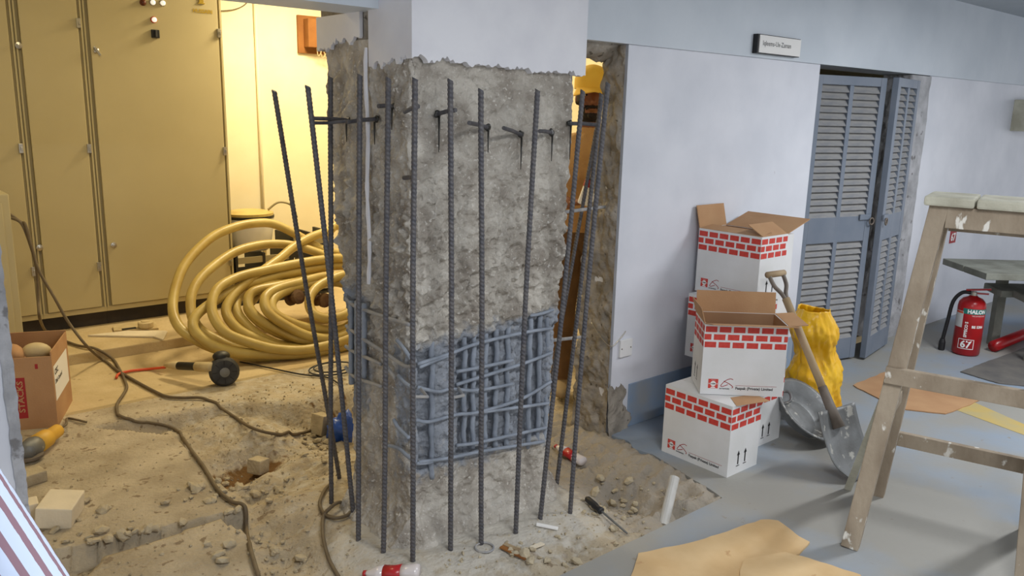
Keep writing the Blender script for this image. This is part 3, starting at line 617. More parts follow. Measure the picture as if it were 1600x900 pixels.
# ------------------------------------------------------------------ wall fittings
a = on_y(1184, 51, 2.58); q = on_y(1247, 90, 2.58)
t = thing('name_sign', 'white name plate with dark lettering on the beam above the boxes', 'sign', ((a.x+q.x)/2, 2.59, q.z))
b = MB(); b.span((a.x, 2.575, q.z), (q.x, WY-.015, a.z-.005)); b.build('backing', 'black', t)
b = MB(); b.span((a.x+.012, 2.570, q.z+.004), (q.x, 2.5751, a.z-.009)); pl = b.build('plate', 'print_white', t)
b = MB(); text_mesh(b, 'Iqleems-Ux-Zaman', .036, lambda u, v: V((a.x+.04+u, 2.569, q.z+.042+v))); b.build('lettering', 'cab_gap' if 0 else 'dark_rubber', pl)
c = on_y(976, 543, WY); t = thing('switch_plate', 'square white blank switch plate low on the white wall', 'switch', (c.x, WY, c.z-.05))
b = MB(); b.box((c.x, WY-.006, c.z), (.09, .012, .09)); b.build('plate', 'carton_white', t, bevel=.003)
for s_ in (-1, 1): b = MB(); b.lathe((c.x+.033*s_, WY-.012, c.z), [(.004, 0), (.003, .002)], 8, M); b.build('screw', 'shovel_socket', t)
c = on_y(1489, 370, WY-.002); t = thing('number_sticker', 'small red sticker numbered 67 on the wall behind the trestle', 'sticker', (c.x, WY-.002, c.z-.05))
b = MB(); b.box(c, (.115, .003, .10)); b.build('sticker', 'print_dkred', t); b = MB(); text_mesh(b, '67', .085, lambda u, v: c+V((u, -.0022, v-.03)), 'CENTER', .003); b.build('number', 'print_white', t)
a = on_y(1592, 205, 2.55); t = thing('wall_panel', 'grey-green metal panel box on the far wall at the right edge', 'panel', (a.x+.3, 2.58, a.z))
b = MB(); b.span((a.x, 2.50, a.z), (a.x+.6, WY, a.z+.26)); b.build('case', 'pale_board', t, bevel=.004); b = MB(); b.span((a.x+.03, 2.49, a.z+.02), (a.x+.57, 2.5005, a.z+.24)); b.build('cover', 'grey_board', t, bevel=.003)
# wire poking out of the cut wall
b = MB(); b.tube(smooth_path([(2.89, 2.74, .56), (2.885, 2.66, .50), (2.89, 2.60, .47), (2.93, 2.585, .50), (2.97, 2.58, .54)], 5), .003, 6); tag(b.build('cut_wire', 'chrome', smooth=True), 'bent stub of wire poking from the cut wall near the switch plate', 'wire')
# ------------------------------------------------------------------ cartons
CL, CW, CH = .375, .235, .335
def carton(label, loc, rz, opened=None, L=CL, W=CW, H=CH, ends=(0, 1), side=True):
    t = thing('carton', label, 'carton', loc, rz, 'white brick-printed cartons'); th = .005
    b = MB()
    for A, B in (((0, 0, 0), (L, th, H)), ((0, W-th, 0), (L, W, H)), ((0, th, 0), (th, W-th, H)), ((L-th, th, 0), (L, W-th, H)), ((th, th, 0), (L-th, W-th, th))): b.span(A, B)
    body = b.build('body', 'carton_white', t, local=True)
    if opened:
        b = MB(); e = th+.0006; q = .0012
        for A, B in (((e, e, e), (L-e, e+q, H-.001)), ((e, W-e-q, e), (L-e, W-e, H-.001)), ((e, e, e), (e+q, W-e, H-.001)), ((L-e-q, e, e), (L-e, W-e, H-.001)), ((e, e, e), (L-e, W-e, e+q))): b.span(A, B)
        b.build('lining', 'cardboard_in', t, local=True)
    else:
        b = MB(); b.span((0, 0, H), (L, W/2-.001, H+.004)); b.build('top_flap', 'carton_white', t, local=True); b = MB(); b.span((0, W/2+.001, H), (L, W, H+.004)); b.build('top_flap', 'carton_white', t, local=True)
    def rows(b, u0, u1, face):
        bw, bh, gx, gz_ = .052, .0265, .011, .0095
        for r in range(3):
            z1 = H-.012-r*(bh+gz_); x = u0+(.004 if r != 1 else -.02)
            while x < u1-.004:
                A = max(x, u0+.001); B = min(x+bw, u1-.001)
                if B-A > .006: b.add([face(A, z1-bh), face(B, z1-bh), face(B, z1), face(A, z1)], [(0, 1, 2, 3)])
                x += bw+gx
    e = .0007
    fr = lambda u, v: V((u, -e, v))
    b = MB(); rows(b, 0, L, fr); b.build('brick_print', 'print_red', body, local=True)
    for k in ends:
        f2 = (lambda u, v: V((L+e, u, v))) if k else (lambda u, v: V((-e, W-u, v)))
        b = MB(); rows(b, 0, W, f2); b.build('brick_print', 'print_red', body, local=True)
        for o in (.33, .56):
            b = MB(); b.add([f2(W*o-.0045, .045), f2(W*o+.0045, .045), f2(W*o+.0045, .095), f2(W*o-.0045, .095)], [(0, 1, 2, 3)]); b.add([f2(W*o-.011, .09), f2(W*o+.011, .09), f2(W*o, .112)], [(0, 1, 2)]); b.add([f2(W*o-.013, .036), f2(W*o+.013, .036), f2(W*o+.013, .04), f2(W*o-.013, .04)], [(0, 1, 2, 3)]); b.build('arrow_print', 'print_black', body, local=True)
    if side:
        x0 = .034; b = MB(); b.add([fr(x0, .03), fr(x0+.045, .03), fr(x0+.045, .075), fr(x0, .075)], [(0, 1, 2, 3)]); b.build('emblem_print', 'print_red', body, local=True)
        f3 = lambda u, v: V((u, -e*1.7, v))
        b = MB(); c0 = (x0+.0225, .0525); b.add([f3(c0[0]+.013*math.cos(a*.5236), c0[1]+.013*math.sin(a*.5236)) for a in range(12)], [tuple(range(12))])
        for sx in (-1, 1):
            b.add([f3(c0[0]-.012, c0[1]+sx*.019-.0015), f3(c0[0]+.012, c0[1]+sx*.019-.0015), f3(c0[0]+.007, c0[1]+sx*.0155+.001), f3(c0[0]-.007, c0[1]+sx*.0155+.001)], [(0, 1, 2, 3)]); b.add([f3(c0[0]+sx*.018-.0015, c0[1]-.003), f3(c0[0]+sx*.018+.0015, c0[1]-.003), f3(c0[0]+sx*.018+.0015, c0[1]+.003), f3(c0[0]+sx*.018-.0015, c0[1]+.003)], [(0, 1, 2, 3)])
        b.build('emblem_print', 'print_white', body, local=True)
        f4 = lambda u, v: V((u, -e*2.4, v))
        b = MB(); text_mesh(b, 'HSM', .0095, lambda u, v: f4(c0[0]+u, c0[1]-.0035+v), 'CENTER', .0003); b.build('lettering', 'print_black', body, local=True); b = MB(); text_mesh(b, 'Faspak (Private) Limited', .0175, lambda u, v: fr(x0+.125+u, .028+v), bold=.0005); b.build('lettering', 'print_black', body, local=True); b = MB(); text_mesh(b, 'ENTERPRISES', .008, lambda u, v: fr(x0+.052+u, .027+v), bold=.0002); b.build('lettering', 'print_black', body, local=True)
        b = MB(); P = smooth_path([(x0+.112, .074, 0), (x0+.098, .078, 0), (x0+.075, .066, 0), (x0+.058, .044, 0), (x0+.066, .040, 0), (x0+.09, .05, 0)], 5) ; P2 = smooth_path([(x0+.07, .066, 0), (x0+.095, .054, 0), (x0+.113, .040, 0), (x0+.108, .034, 0)], 5)
        for PP in (P, P2):
            for i in range(len(PP)-1):
                d = (PP[i+1]-PP[i]).normalized(); n_ = V((-d.y, d.x, 0))*.0016; q4 = [PP[i]-n_, PP[i+1]-n_, PP[i+1]+n_, PP[i]+n_]; b.add([fr(w_.x, w_.y) for w_ in q4], [(0, 1, 2, 3)])
        b.add([fr(x0+.125, .046), fr(L-.03, .046), fr(L-.03, .0475), fr(x0+.125, .0475)], [(0, 1, 2, 3)]); b.build('swoosh_print', 'print_dkred', body, local=True)
    for (a, c_, d) in (opened or []):
        a = V(a); c_ = V(c_); d = V(d); n_ = (c_-a).cross(d).normalized()*.002
        b = MB(); b.prism([a-n_, c_-n_, c_+d-n_, a+d-n_], n_*2); b.build('flap', 'cardboard', t, local=True)
    return t
R90 = -math.pi/2
cf = carton('white brick-printed carton on the floor slab, front one at the pile bottom', (2.97, 2.31, 0), R90)
b = MB(); b.prism([(.30, .09, CH+.0041), (CL+.005, .02, CH+.0041), (CL+.06, .20, CH+.0041), (.34, .22, CH+.0041)], (0, 0, .0018)); b.build('loose_flap', 'cardboard', cf, local=True)
carton('white brick-printed carton at the pile bottom, behind the front one, near the shovel', (3.345, 2.425, 0), R90, side=False)
carton('white brick-printed carton in the middle of the pile against the wall', (3.425, 2.555, CH+.006), R90)
H2 = CH
carton('open white brick-printed carton topmost on the pile, flaps up against the wall', (3.50, 2.575, 2*(CH+.006)), R90, opened=[((.002, 0, H2), (.002, CW, H2), (-.03, 0, .115)), ((0, CW, H2), (CL, CW, H2), (.0, .20, .06)), ((CL*.02, 0, H2), (CL*.98, 0, H2), (0, .10, .012)), ((CL, .01, H2), (CL, CW-.01, H2), (-.09, 0, .05))], H=H2)
carton('open empty carton set askew on the front carton, mouth towards the viewer', (2.985, 2.125, CH+.006), math.radians(-43), opened=[((0, 0, H2), (CL, 0, H2), (.02, -.075, .015)), ((CL, 0, H2), (CL, CW, H2), (.085, 0, .008)), ((0, CW, H2), (CL, CW, H2), (0, .02, .10)), ((0, 0, H2), (0, CW, H2), (-.02, 0, .07))], H=H2)
carton('slim white carton standing behind the topmost open carton', (3.745, 2.57, CH+.006), R90, L=.34, W=.10, H=.66, side=False, ends=())
b = MB(); b.span((3.625, 2.20, 0), (3.845, 2.56, CH)); tag(b.build('carton', 'carton_white', bevel=.003), 'plain white carton at the pile bottom beside the yellow sack', 'carton', 'white brick-printed cartons')
# ------------------------------------------------------------------ shovel, pan, sack
T0 = V((3.43, 1.545, .008)); T1 = on_y(1212, 428, 2.115); ax = (T1-T0).normalized(); side = ax.cross(V((.6, .8, 0))).normalized(); side = V((.80, -.05, 0)) if 0 else side
nrm = side.cross(ax).normalized()
t = thing('shovel', 'long wooden shovel with D grip leaning on the cartons', 'shovel', T0)
sd = (on_y(1222, 422, 2.10)-on_y(1196, 428, 2.115)).normalized(); sd = (sd-ax*sd.dot(ax)).normalized(); nn = sd.cross(ax)
def blade(u, v):
    w_ = .128*(1-.0*v)*(1 if v > .35 else (.45+.55*math.sin(v/.35*math.pi/2))); s_ = (u-.5)*2
    return T0 + ax*(.33*v) + sd*(w_*s_) + nn*(.035*s_*s_*(.5+v*.5) - .02*math.sin(v*math.pi)) + nn*.0
o = grid_mesh('blade', 18, 18, blade, 'steel_grey', t); so = o.modifiers.new('s', 'SOLIDIFY'); so.thickness = .004
b = MB(); b.tube([T0+ax*.24, T0+ax*.33, T0+ax*.44], [.030, .024, .021], 12); b.build('socket', 'shovel_socket', t, smooth=True)
b = MB(); b.tube([T0+ax*.40, T0+ax*.6, T1-ax*.13], [.019, .0185, .019], 12); b.build('shaft', 'shovel_wood', t, smooth=True)
for s_ in (-1, 1): b = MB(); b.tube(smooth_path([T1-ax*.18, T1-ax*.11+sd*.012*s_, T1-ax*.06+sd*.042*s_, T1+sd*.048*s_], 6), .010, 10); b.build('fork', 'shovel_socket', t, smooth=True)
b = MB(); b.tube([T1-sd*.06, T1+sd*.06], .0155, 12); b.build('grip', 'shovel_wood', t, smooth=True)
pc = on_y(1262, 640, 1.97); pn = V((.05, -.62, .78)).normalized(); Mq = pn.to_track_quat('Z', 'Y').to_matrix()
t = thing('mortar_pan', 'round grey steel mortar pan propped behind the shovel', 'pan', (pc.x, pc.y, 0))
b = MB(); prof = [(.02, -.085), (.12, -.08), (.17, -.05), (.205, .0), (.222, .004), (.222, .010), (.20, .008), (.165, -.042), (.118, -.070), (.02, -.075)]; prof = [(r_*.86, h_) for r_, h_ in prof]; b.lathe(pc, prof, 36, Mq); b.build('dish', 'steel_grey', t, smooth=True)
b = MB(); b.lathe(pc, [(.10, -.069), (.098, -.062), (.06, -.056), (.005, -.055)], 24, Mq); b.build('mortar', 'steel_grey', t, smooth=True)
for k in (-.6, 2.4): b = MB(); q = lambda a, r, h: pc + Mq @ V((r*math.cos(a), r*math.sin(a), h)); b.tube(smooth_path([q(k-.25, .165, .0), q(k-.2, .14, .03), q(k+.2, .14, .03), q(k+.25, .165, .0)], 5), .007, 8); b.build('handle', 'steel_grey', t, smooth=True)
def sack(u, v):
    a = u*2*math.pi; z = v*.60; q = V((math.cos(a), math.sin(a), z*3.2))
    r = .155*(1-.30*sstep(.35, .62, v)+.16*sstep(.62, .8, v)-.30*sstep(.8, 1, v))*(.84+.16*sstep(0, .12, v))
    r *= 1+.16*noise.noise(q*1.3)+.22*abs(noise.noise(q*2.6+V((3, 0, 0))))-(.12*abs(noise.noise(q*5))-.07*fract(q, 6, 3))*(1-.6*sstep(.8, 1, v))
    return V((4.03+r*math.cos(a)*.95-.05*sstep(.4, 1, v), 2.12+r*math.sin(a)*.9+.03*v, z+.015*sstep(.85, 1, v)*noise.noise(V((q.x, q.y, 0))*1.5)))
t = thing('plastic_sack', 'bright yellow plastic sack standing before the louvred door', 'sack', (4.03, 2.12, 0))
o = grid_mesh('bag', 90, 80, sack, 'sack_yellow', t, closed_u=True); so = o.modifiers.new('s', 'SOLIDIFY'); so.thickness = .004
def tail(u, v): return V((3.98-.10*v+.12*u, 1.99-.14*v-.02*u+.02*math.sin(u*7), max(.004, .05*(1-v)**2+.006*math.sin(u*9+v*5)+.008)))
o = grid_mesh('loose_fold', 14, 12, tail, 'sack_yellow', t); so = o.modifiers.new('s', 'SOLIDIFY'); so.thickness = .003
# ------------------------------------------------------------------ trestle
U = V((.276, -.961, 0)); Wd = V((.961, .276, 0)); FL = V((2.84, 1.285, 0)); FR = FL+U*.565; BL = FL+Wd*.54; BR = FR+Wd*.54
tt = lambda du, dw, z: FL+U*du+Wd*dw+V((0, 0, z))
t = thing('work_trestle', 'tall paint-spattered wooden trestle with boarded top at the right', 'trestle', (FL+BR)/2)
tops = [tt(.125, .20, 1.30), tt(.48, .20, 1.30), tt(.125, .34, 1.30), tt(.48, .34, 1.30)]
for a, q in zip((FL, FR, BL, BR), tops): b = MB(); b.bar(a, q, .062, .045, Wd); b.build('leg', 'trestle_wood', t, bevel=.004)
def lp(i, z): a = (FL, FR, BL, BR)[i]; return a.lerp(tops[i], z/1.30)
def brd(name, i, j, z, h, ex=.03, off=-.03, m='trestle_wood'):
    a = lp(i, z); c_ = lp(j, z); d = (c_-a).normalized(); b = MB(); b.bar(a-d*ex+Wd*off, c_+d*ex+Wd*off, .028, h, (0, 0, 1)); return b.build(name, m, t, bevel=.003)
brd('stretcher', 0, 1, .68, .062); brd('stretcher', 2, 3, .28, .06, off=.03); brd('apron', 0, 1, 1.262, .076, -.03, -.005); brd('apron', 2, 3, 1.245, .10, -.03, .005)
for i, j in ((0, 2), (1, 3)): a = lp(i, .50); c_ = lp(j, .50); b = MB(); b.bar(a, c_, .03, .055, (0, 0, 1)); b.build('side_rail', 'trestle_wood', t, bevel=.003)
for k in range(3): b = MB(); c_ = tt(.075+.082+k*.166, .278, 1.318); b.box(c_, (.25, .160, .034), Matrix((Wd, U, V((0, 0, 1)))).transposed()); b.build('top_board', 'pale_board', t, bevel=.008)
b = MB(); b.bar(BL+V((-.06, .10, .0)), BL.lerp(tops[2], .42)+V((-.05, .03, 0)), .03, .012, Wd); tag(b.build('lath', 'pale_board'), 'pale lath propped against the left rear leg of the trestle', 'lath')
# ------------------------------------------------------------------ bench, extinguisher, things under it
t = thing('plank_bench', 'grey weathered plank bench by the far wall beyond the trestle', 'bench', (6.5, 1.9, 0))
e1 = V((-.65, -.76, 0)).normalized(); e2 = V((.76, -.65, 0)).normalized(); o0 = V((6.16, 2.38, .60)); Mb = Matrix((e1, e2, V((0, 0, 1)))).transposed()
for k in range(2): b = MB(); c_ = o0+e1*(.14+.285*k)+e2*.75; b.box(c_, (.275, 1.5, .045), Mb); b.build('top_board', 'grey_board', t, bevel=.005)
for k in range(2): b = MB(); c_ = o0+e1*(.16+.25*k)+e2*(.82+.06*k)+V((0, 0, -.17)); b.box(c_, (.22, 1.05, .05), Mb @ Matrix.Rotation(.06, 3, 'Y')); b.build('shelf_board', 'grey_board', t, bevel=.01)
for p_, q_ in ((.06, .42), (.50, .42), (.06, 1.4), (.50, 1.4)): b = MB(); c_ = o0+e1*p_+e2*q_; b.box(V((c_.x, c_.y, .289)), (.06, .06, .578), Mb); b.build('leg', 'grey_board', t, bevel=.003)
ec = V((6.02, 2.09, 0)); fd = V((-ec.x, -ec.y, 0)).normalized(); rg = V((0, 0, 1)).cross(fd).normalized(); ER = .088
t = thing('fire_extinguisher', 'red fire extinguisher numbered 67 on the floor under the bench end', 'extinguisher', ec)
b = MB(); b.lathe(ec, [(.075, 0), (ER, .012), (ER, .345), (.083, .372), (.062, .398), (.03, .412), (.024, .42)], 32); cyl = b.build('cylinder', 'ext_red', t, smooth=True)
def cylmap(u, v, r=ER+.0012): a = u/ER; return ec + fd*(r*math.cos(a)) + rg*(r*math.sin(a)) + V((0, 0, v))
def patch(name, u0, u1, v0, v1, m, r=ER+.0008, par=None):
    n = 10; vs = []; fs = []
    for i in range(n+1): u = u0+(u1-u0)*i/n; vs += [cylmap(u, v0, r), cylmap(u, v1, r)]
    for i in range(n): fs.append((2*i, 2*i+2, 2*i+3, 2*i+1))
    b = MB(); b.add(vs, fs); return b.build(name, m, par or cyl, smooth=True)
patch('green_band', -.05, .125, .300, .338, 'ext_green'); patch('grey_label', -.115, -.045, .20, .315, 'ext_grey'); patch('label_head', -.112, -.048, .298, .312, 'orange_red', ER+.0011)
for u0, u1, v0, v1 in ((-.055, .045, .052, .056), (-.055, .045, .118, .122), (-.055, -.051, .052, .122), (.041, .045, .052, .122)): patch('number_frame', u0, u1, v0, v1, 'print_white')
b = MB(); text_mesh(b, '67', .068, lambda u, v: cylmap(u-.006, v+.063), 'CENTER', .002); b.build('number', 'print_white', cyl)
b = MB(); text_mesh(b, 'HALON', .036, lambda u, v: cylmap(u-.022, v+.307), bold=.0015); b.build('lettering', 'print_white', cyl)
b = MB(); text_mesh(b, 'SPPECO S', .026, lambda u, v: cylmap(-.008-v+.0, .135+u), bold=.001); b.build('lettering', 'print_white', cyl); b = MB(); text_mesh(b, 'BS 5306', .024, lambda u, v: cylmap(u+.016, v+.205), bold=.001); b.build('lettering', 'print_white', cyl); b = MB(); text_mesh(b, 'FIRE EXTINGUISHER', .010, lambda u, v: cylmap(u+.01, v+.286)); b.build('lettering', 'print_white', cyl)
b = MB(); b.lathe(ec+V((0, 0, .415)), [(.022, 0), (.022, .03), (.012, .034)], 14); b.build('valve', 'chrome', t)
b = MB(); b.bar(ec+V((0, 0, .452))-rg*.05-fd*0, ec+V((0, 0, .475))+rg*.10, .022, .012); b.bar(ec+V((0, 0, .435))-rg*.02, ec+V((0, 0, .44))+rg*.09, .02, .010); b.build('lever', 'ext_red', t, bevel=.003)
b = MB(); b.tube(smooth_path([ec+V((0, 0, .435))-rg*.01, ec+V((0, 0, .43))-rg*.07, ec+V((0, 0, .36))-rg*.118, ec+V((0, 0, .22))-rg*.135, ec+V((0, 0, .08))-rg*.150], 7), .013, 10); h = b.build('hose', 'black', t, smooth=True)
b = MB(); b.lathe(ec-rg*.150, [(.018, .0), (.022, .005), (.022, .06), (.015, .085)], 14); b.build('nozzle', 'black', h)
b = MB(); b.tube([(6.22, 1.98, .045), (7.6, 1.95, .045)], .04, 12); tag(b.build('pipe', 'ext_red', smooth=True), 'dull red pipe lying on the floor behind the extinguisher', 'pipe')
# ------------------------------------------------------------------ sheets on the floor
def sheet(name, P, z, th, m, label, cat, wob=.01):
    out = []
    for i in range(len(P)):
        a = V((P[i][0], P[i][1], 0)); c_ = V((P[(i+1) % len(P)][0], P[(i+1) % len(P)][1], 0))
        for k in range(8): q = a.lerp(c_, k/8); out.append((q.x+wob*noise.noise(q*14), q.y+wob*noise.noise(q*14+V((0, 0, 4))), z))
    b = MB(); b.prism(out, (0, 0, th)); return tag(b.build(name, m), label, cat)
zp = lambda *P: [tuple(on_z(x, y, 0)[:2]) for x, y in P]
sheet('cardboard_sheet', zp((985, 908), (997, 868), (1100, 845), (1190, 815), (1215, 816), (1262, 850), (1248, 868), (1228, 876), (1150, 925), (1000, 990)), .001, .008, 'sheet_tan', 'large tan sheet lying nearest the camera on the blue floor', 'sheet')
sheet('cardboard_sheet', zp((1158, 880), (1225, 868), (1300, 890), (1345, 905), (1330, 960), (1150, 960)), .0095, .006, 'sheet_tan', 'smaller pale sheet overlapping the large tan sheet', 'sheet')
sheet('cardboard_sheet', zp((1332, 603), (1400, 575), (1480, 590), (1562, 612), (1545, 618), (1520, 632), (1478, 648), (1405, 640)), .001, .006, 'cardboard', 'flat brown cardboard piece on the floor behind the trestle', 'sheet')
sheet('floor_mat', zp((1500, 582), (1545, 565), (1600, 545), (1680, 560), (1660, 610), (1560, 600)), .001, .006, 'dark_mat', 'dark grey dusty mat on the floor before the extinguisher', 'mat')
b = MB(); b.prism([(x, y, .0008) for x, y in zp((1420, 590), (1434, 590), (1600, 663), (1700, 700), (1700, 720), (1600, 680), (1470, 632))], (0, 0, .0006)); struct(b.build('trim_4', 'yellow_line'))
# ------------------------------------------------------------------ left side: cardboard box, tools, blocks
bz = -.012
RB = math.radians(-22); Rm = Matrix.Rotation(RB, 3, 'Z'); q0 = on_z(91, 667, bz)-Rm @ V((.12, -.15, 0))
t = thing('cardboard_box', 'open brown cardboard box printed STACKS, full of tools, by the left wall', 'box', (q0.x, q0.y, bz), RB)
BH_ = .40; b = MB(); th = .006
for A, B in (((-.18, -.15, 0), (.12, -.15+th, BH_-.03)), ((-.18, .24-th, 0), (.12, .24, BH_)), ((-.18, -.15+th, 0), (-.18+th, .24-th, BH_)), ((.12-th, -.15+th, 0), (.12, .24-th, BH_-.01)), ((-.18+th, -.15+th, 0), (.12-th, .24-th, th))): b.span(A, B)
body = b.build('body', 'cardboard', t, local=True)
b = MB(); b.add([V((-.055, -.1508, .06)), V((-.005, -.1508, .06)), V((-.005, -.1508, .27)), V((-.055, -.1508, .27))], [(0, 1, 2, 3)]); b.build('red_strip', 'print_dkred', body, local=True)
b = MB(); text_mesh(b, 'STACKS', .046, lambda u, v: V((-.016-v*.8, -.1515, .09+u)), bold=.001); b.build('lettering', 'cardboard', body, local=True)
b = MB(); b.add([V((.1208, -.13, .13)), V((.1208, .20, .13)), V((.1208, .20, .31)), V((.1208, -.13, .31))], [(0, 1, 2, 3)]); lab = b.build('paper_label', 'print_white', body, local=True)
b = MB(); text_mesh(b, 'CISC', .04, lambda u, v: V((.1215, -.115+u, .26+v)), bold=.001); text_mesh(b, 'Disk Control', .03, lambda u, v: V((.1215, -.115+u, .215+v)), bold=.0008); b.build('lettering', 'print_black', lab, local=True)
b = MB(); b.add([V((.045, -.1508, .31)), V((.058, -.1508, .31)), V((.058, -.1508, .335)), V((.045, -.1508, .335))], [(0, 1, 2, 3)]); b.build('red_mark', 'print_dkred', body, local=True)
bx = V((t.location.x, t.location.y+.04, bz))
for k, (dx, dy, z, r, lb) in enumerate(((.03, -.02, .345, (.07, .045, .05), 'pale dusty tool bundle on top in the cardboard box'), (-.07, .0, .35, (.05, .09, .045), 'grey-brown bundle at the left inside the cardboard box'))):
    b = MB(); b.ell(bx+V((dx, dy, z)), r, Matrix.Rotation(.5*k+.2, 3, 'Y')); b.ell(bx+V((dx+.03, dy+.02, z-.04)), (r[0]*.8, r[1], .05)); b.span(bx+V((dx-.04, dy-.04, .01)), bx+V((dx+.04, dy+.04, z-.03))); tag(b.build('tool_bundle', ['tape', 'cardboard'][k], smooth=True), lb, 'tool')
def axis(a, c_): d = (V(c_)-V(a)).normalized(); return d.to_track_quat('Z', 'Y').to_matrix()
# yellow grinder by the box
g0 = gz(92, 672, .05); g1 = gz(48, 702, .05); t = thing('angle_grinder', 'yellow angle grinder lying in front of the cardboard box', 'grinder', (g1.x, g1.y, g1.z-.05)); A3 = axis(g0, g1); Lg = (g1-g0).length
b = MB(); b.lathe(g0, [(.02, 0), (.032, .01), (.034, Lg*.4), (.044, Lg*.45), (.046, Lg*.8), (.03, Lg*.85)], 16, A3); b.build('motor_body', 'tool_yellow', t, smooth=True)
b = MB(); b.lathe(g0, [(.042, Lg*.80), (.048, Lg*.9), (.04, Lg*1.2), (.02, Lg*1.25)], 16, A3); b.build('gear_head', 'steel_grey', t, smooth=True)
b = MB(); b.lathe(g1+V((-.01, -.01, -.035)), [(.02, 0), (.06, .0), (.06, .012), (.03, .02)], 18); b.build('guard', 'shovel_socket', t)
cable('tool_lead', [g0, g0+V((.04, .03, .01)), gz(105, 655), gz(120, 656), gz(135, 660)], .006, 'cable_grey', 'short grey lead at the tail of the yellow grinder')
# black electric tool with taped handle and red hose
h1 = on_z(350, 580, .07); h0 = on_z(262, 572, .055); t = thing('power_tool', 'black round power tool with taped handle lying on the room slab', 'tool', (h1.x, h1.y, -.012))
fc = (V((-.25, -.95, .12))).normalized(); Mf = fc.to_track_quat('Z', 'Y').to_matrix(); b = MB(); b.lathe(h1, [(.05, -.05), (.082, -.045), (.085, .02), (.07, .035), (.02, .04)], 24, Mf); hd = b.build('head', 'dark_rubber', t, smooth=False)
b = MB(); b.lathe(h1, [(.028, .038), (.028, .046), (.01, .05)], 14, Mf); b.build('hub', 'steel_grey', hd)
for k in range(8): a = k*.785; b = MB(); b.bar(h1+Mf @ V((.03*math.cos(a), .03*math.sin(a), .036)), h1+Mf @ V((.068*math.cos(a), .068*math.sin(a), .036)), .006, .004, fc); b.build('vent_rib', 'black', hd)
b = MB(); b.ell(h1+V((.0, .03, .085)), (.05, .045, .03)); b.build('motor_cap', 'black', t, smooth=True)
A3 = axis(h1+V((-.06, 0, .03)), h0); s0 = h1+V((-.06, 0, .035)); Lh = (h0-s0).length
b = MB(); b.lathe(s0, [(.026, 0), (.03, .02), (.028, Lh*.36)], 14, A3); b.build('taped_sleeve', 'tape', t, smooth=True); b = MB(); b.lathe(s0, [(.028, Lh*.36), (.024, Lh*.4), (.024, Lh*.75)], 14, A3); b.build('grip', 'black', t, smooth=True); b = MB(); b.lathe(s0, [(.022, Lh*.75), (.026, Lh*.8), (.012, Lh*1.05)], 14, A3); b.build('taped_tip', 'tape', t, smooth=True)
cable('red_hose', [on_z(258, 574, .03), gz(235, 577), gz(205, 580), gz(186, 585), gz(182, 590)], .008, 'orange_red', 'bright orange-red flexible tube joined to the power tool', 'tube')
# plate, round weight and board on the cabinet step
def poly_thing(name, P, z, th, m, label, cat): b = MB(); b.prism([on_z(x, y, z) for x, y in P], (0, 0, th)); return tag(b.build(name, m, bevel=.002), label, cat)
t = thing('slotted_plate', 'pale plate with a dark slot lying on the step before the cabinets', 'plate', on_z(210, 515, .056)); b = MB(); b.prism([on_z(x, y, .056) for x, y in ((178, 519), (176, 512), (241, 501), (248, 515))], (0, 0, .012)); b.build('plate', 'tape', t, bevel=.002); b = MB(); b.prism([on_z(x, y, .0685) for x, y in ((191, 516), (190, 514), (212, 511), (213, 513.5))], (0, 0, .002)); b.build('slot', 'black', t)
c = on_z(228, 511, .07); b = MB(); b.lathe(c, [(.045, 0), (.05, .006), (.05, .035), (.044, .04), (.03, .04), (.028, .046), (.01, .046)], 22); tag(b.build('round_weight', 'tape'), 'small round metal disc standing on the slotted plate', 'disc')
poly_thing('thin_board', [(137, 526), (200, 519), (258, 519), (262, 520), (255, 533), (240, 528)], .056, .012, 'block_white', 'thin pale board tapering along the edge of the step', 'board')
# white blocks by the left wall
def block(P0, sx, sy, sz, rz, tilt, label, m='block_white'):
    b = MB(); b.box(V(P0)+V((0, 0, sz/2)), (sx, sy, sz), Matrix.Rotation(rz, 3, 'Z') @ Matrix.Rotation(tilt, 3, 'Y')); return tag(b.build('block', m, bevel=.006), label, 'block')
block(gz(96, 812, .0), .13, .17, .085, -.5, .12, 'white block lying tilted by the foot of the left wall')
block(gz(51, 812, .0), .05, .08, .075, -.1, 0, 'small white block between the left wall and the tilted block')
block(gz(50, 755, .0), .10, .08, .05, .2, 0, 'grey-white block fragment half behind the left wall edge', 'rubble')
block(gz(404, 738, .02), .075, .075, .07, .5, .15, 'pale cube of rubble at the hole in the dug floor', 'rubble')
block(gz(503, 678, .01), .08, .09, .11, .3, .2, 'tan lump of rubble beside the leftmost rebars', 'rubble')
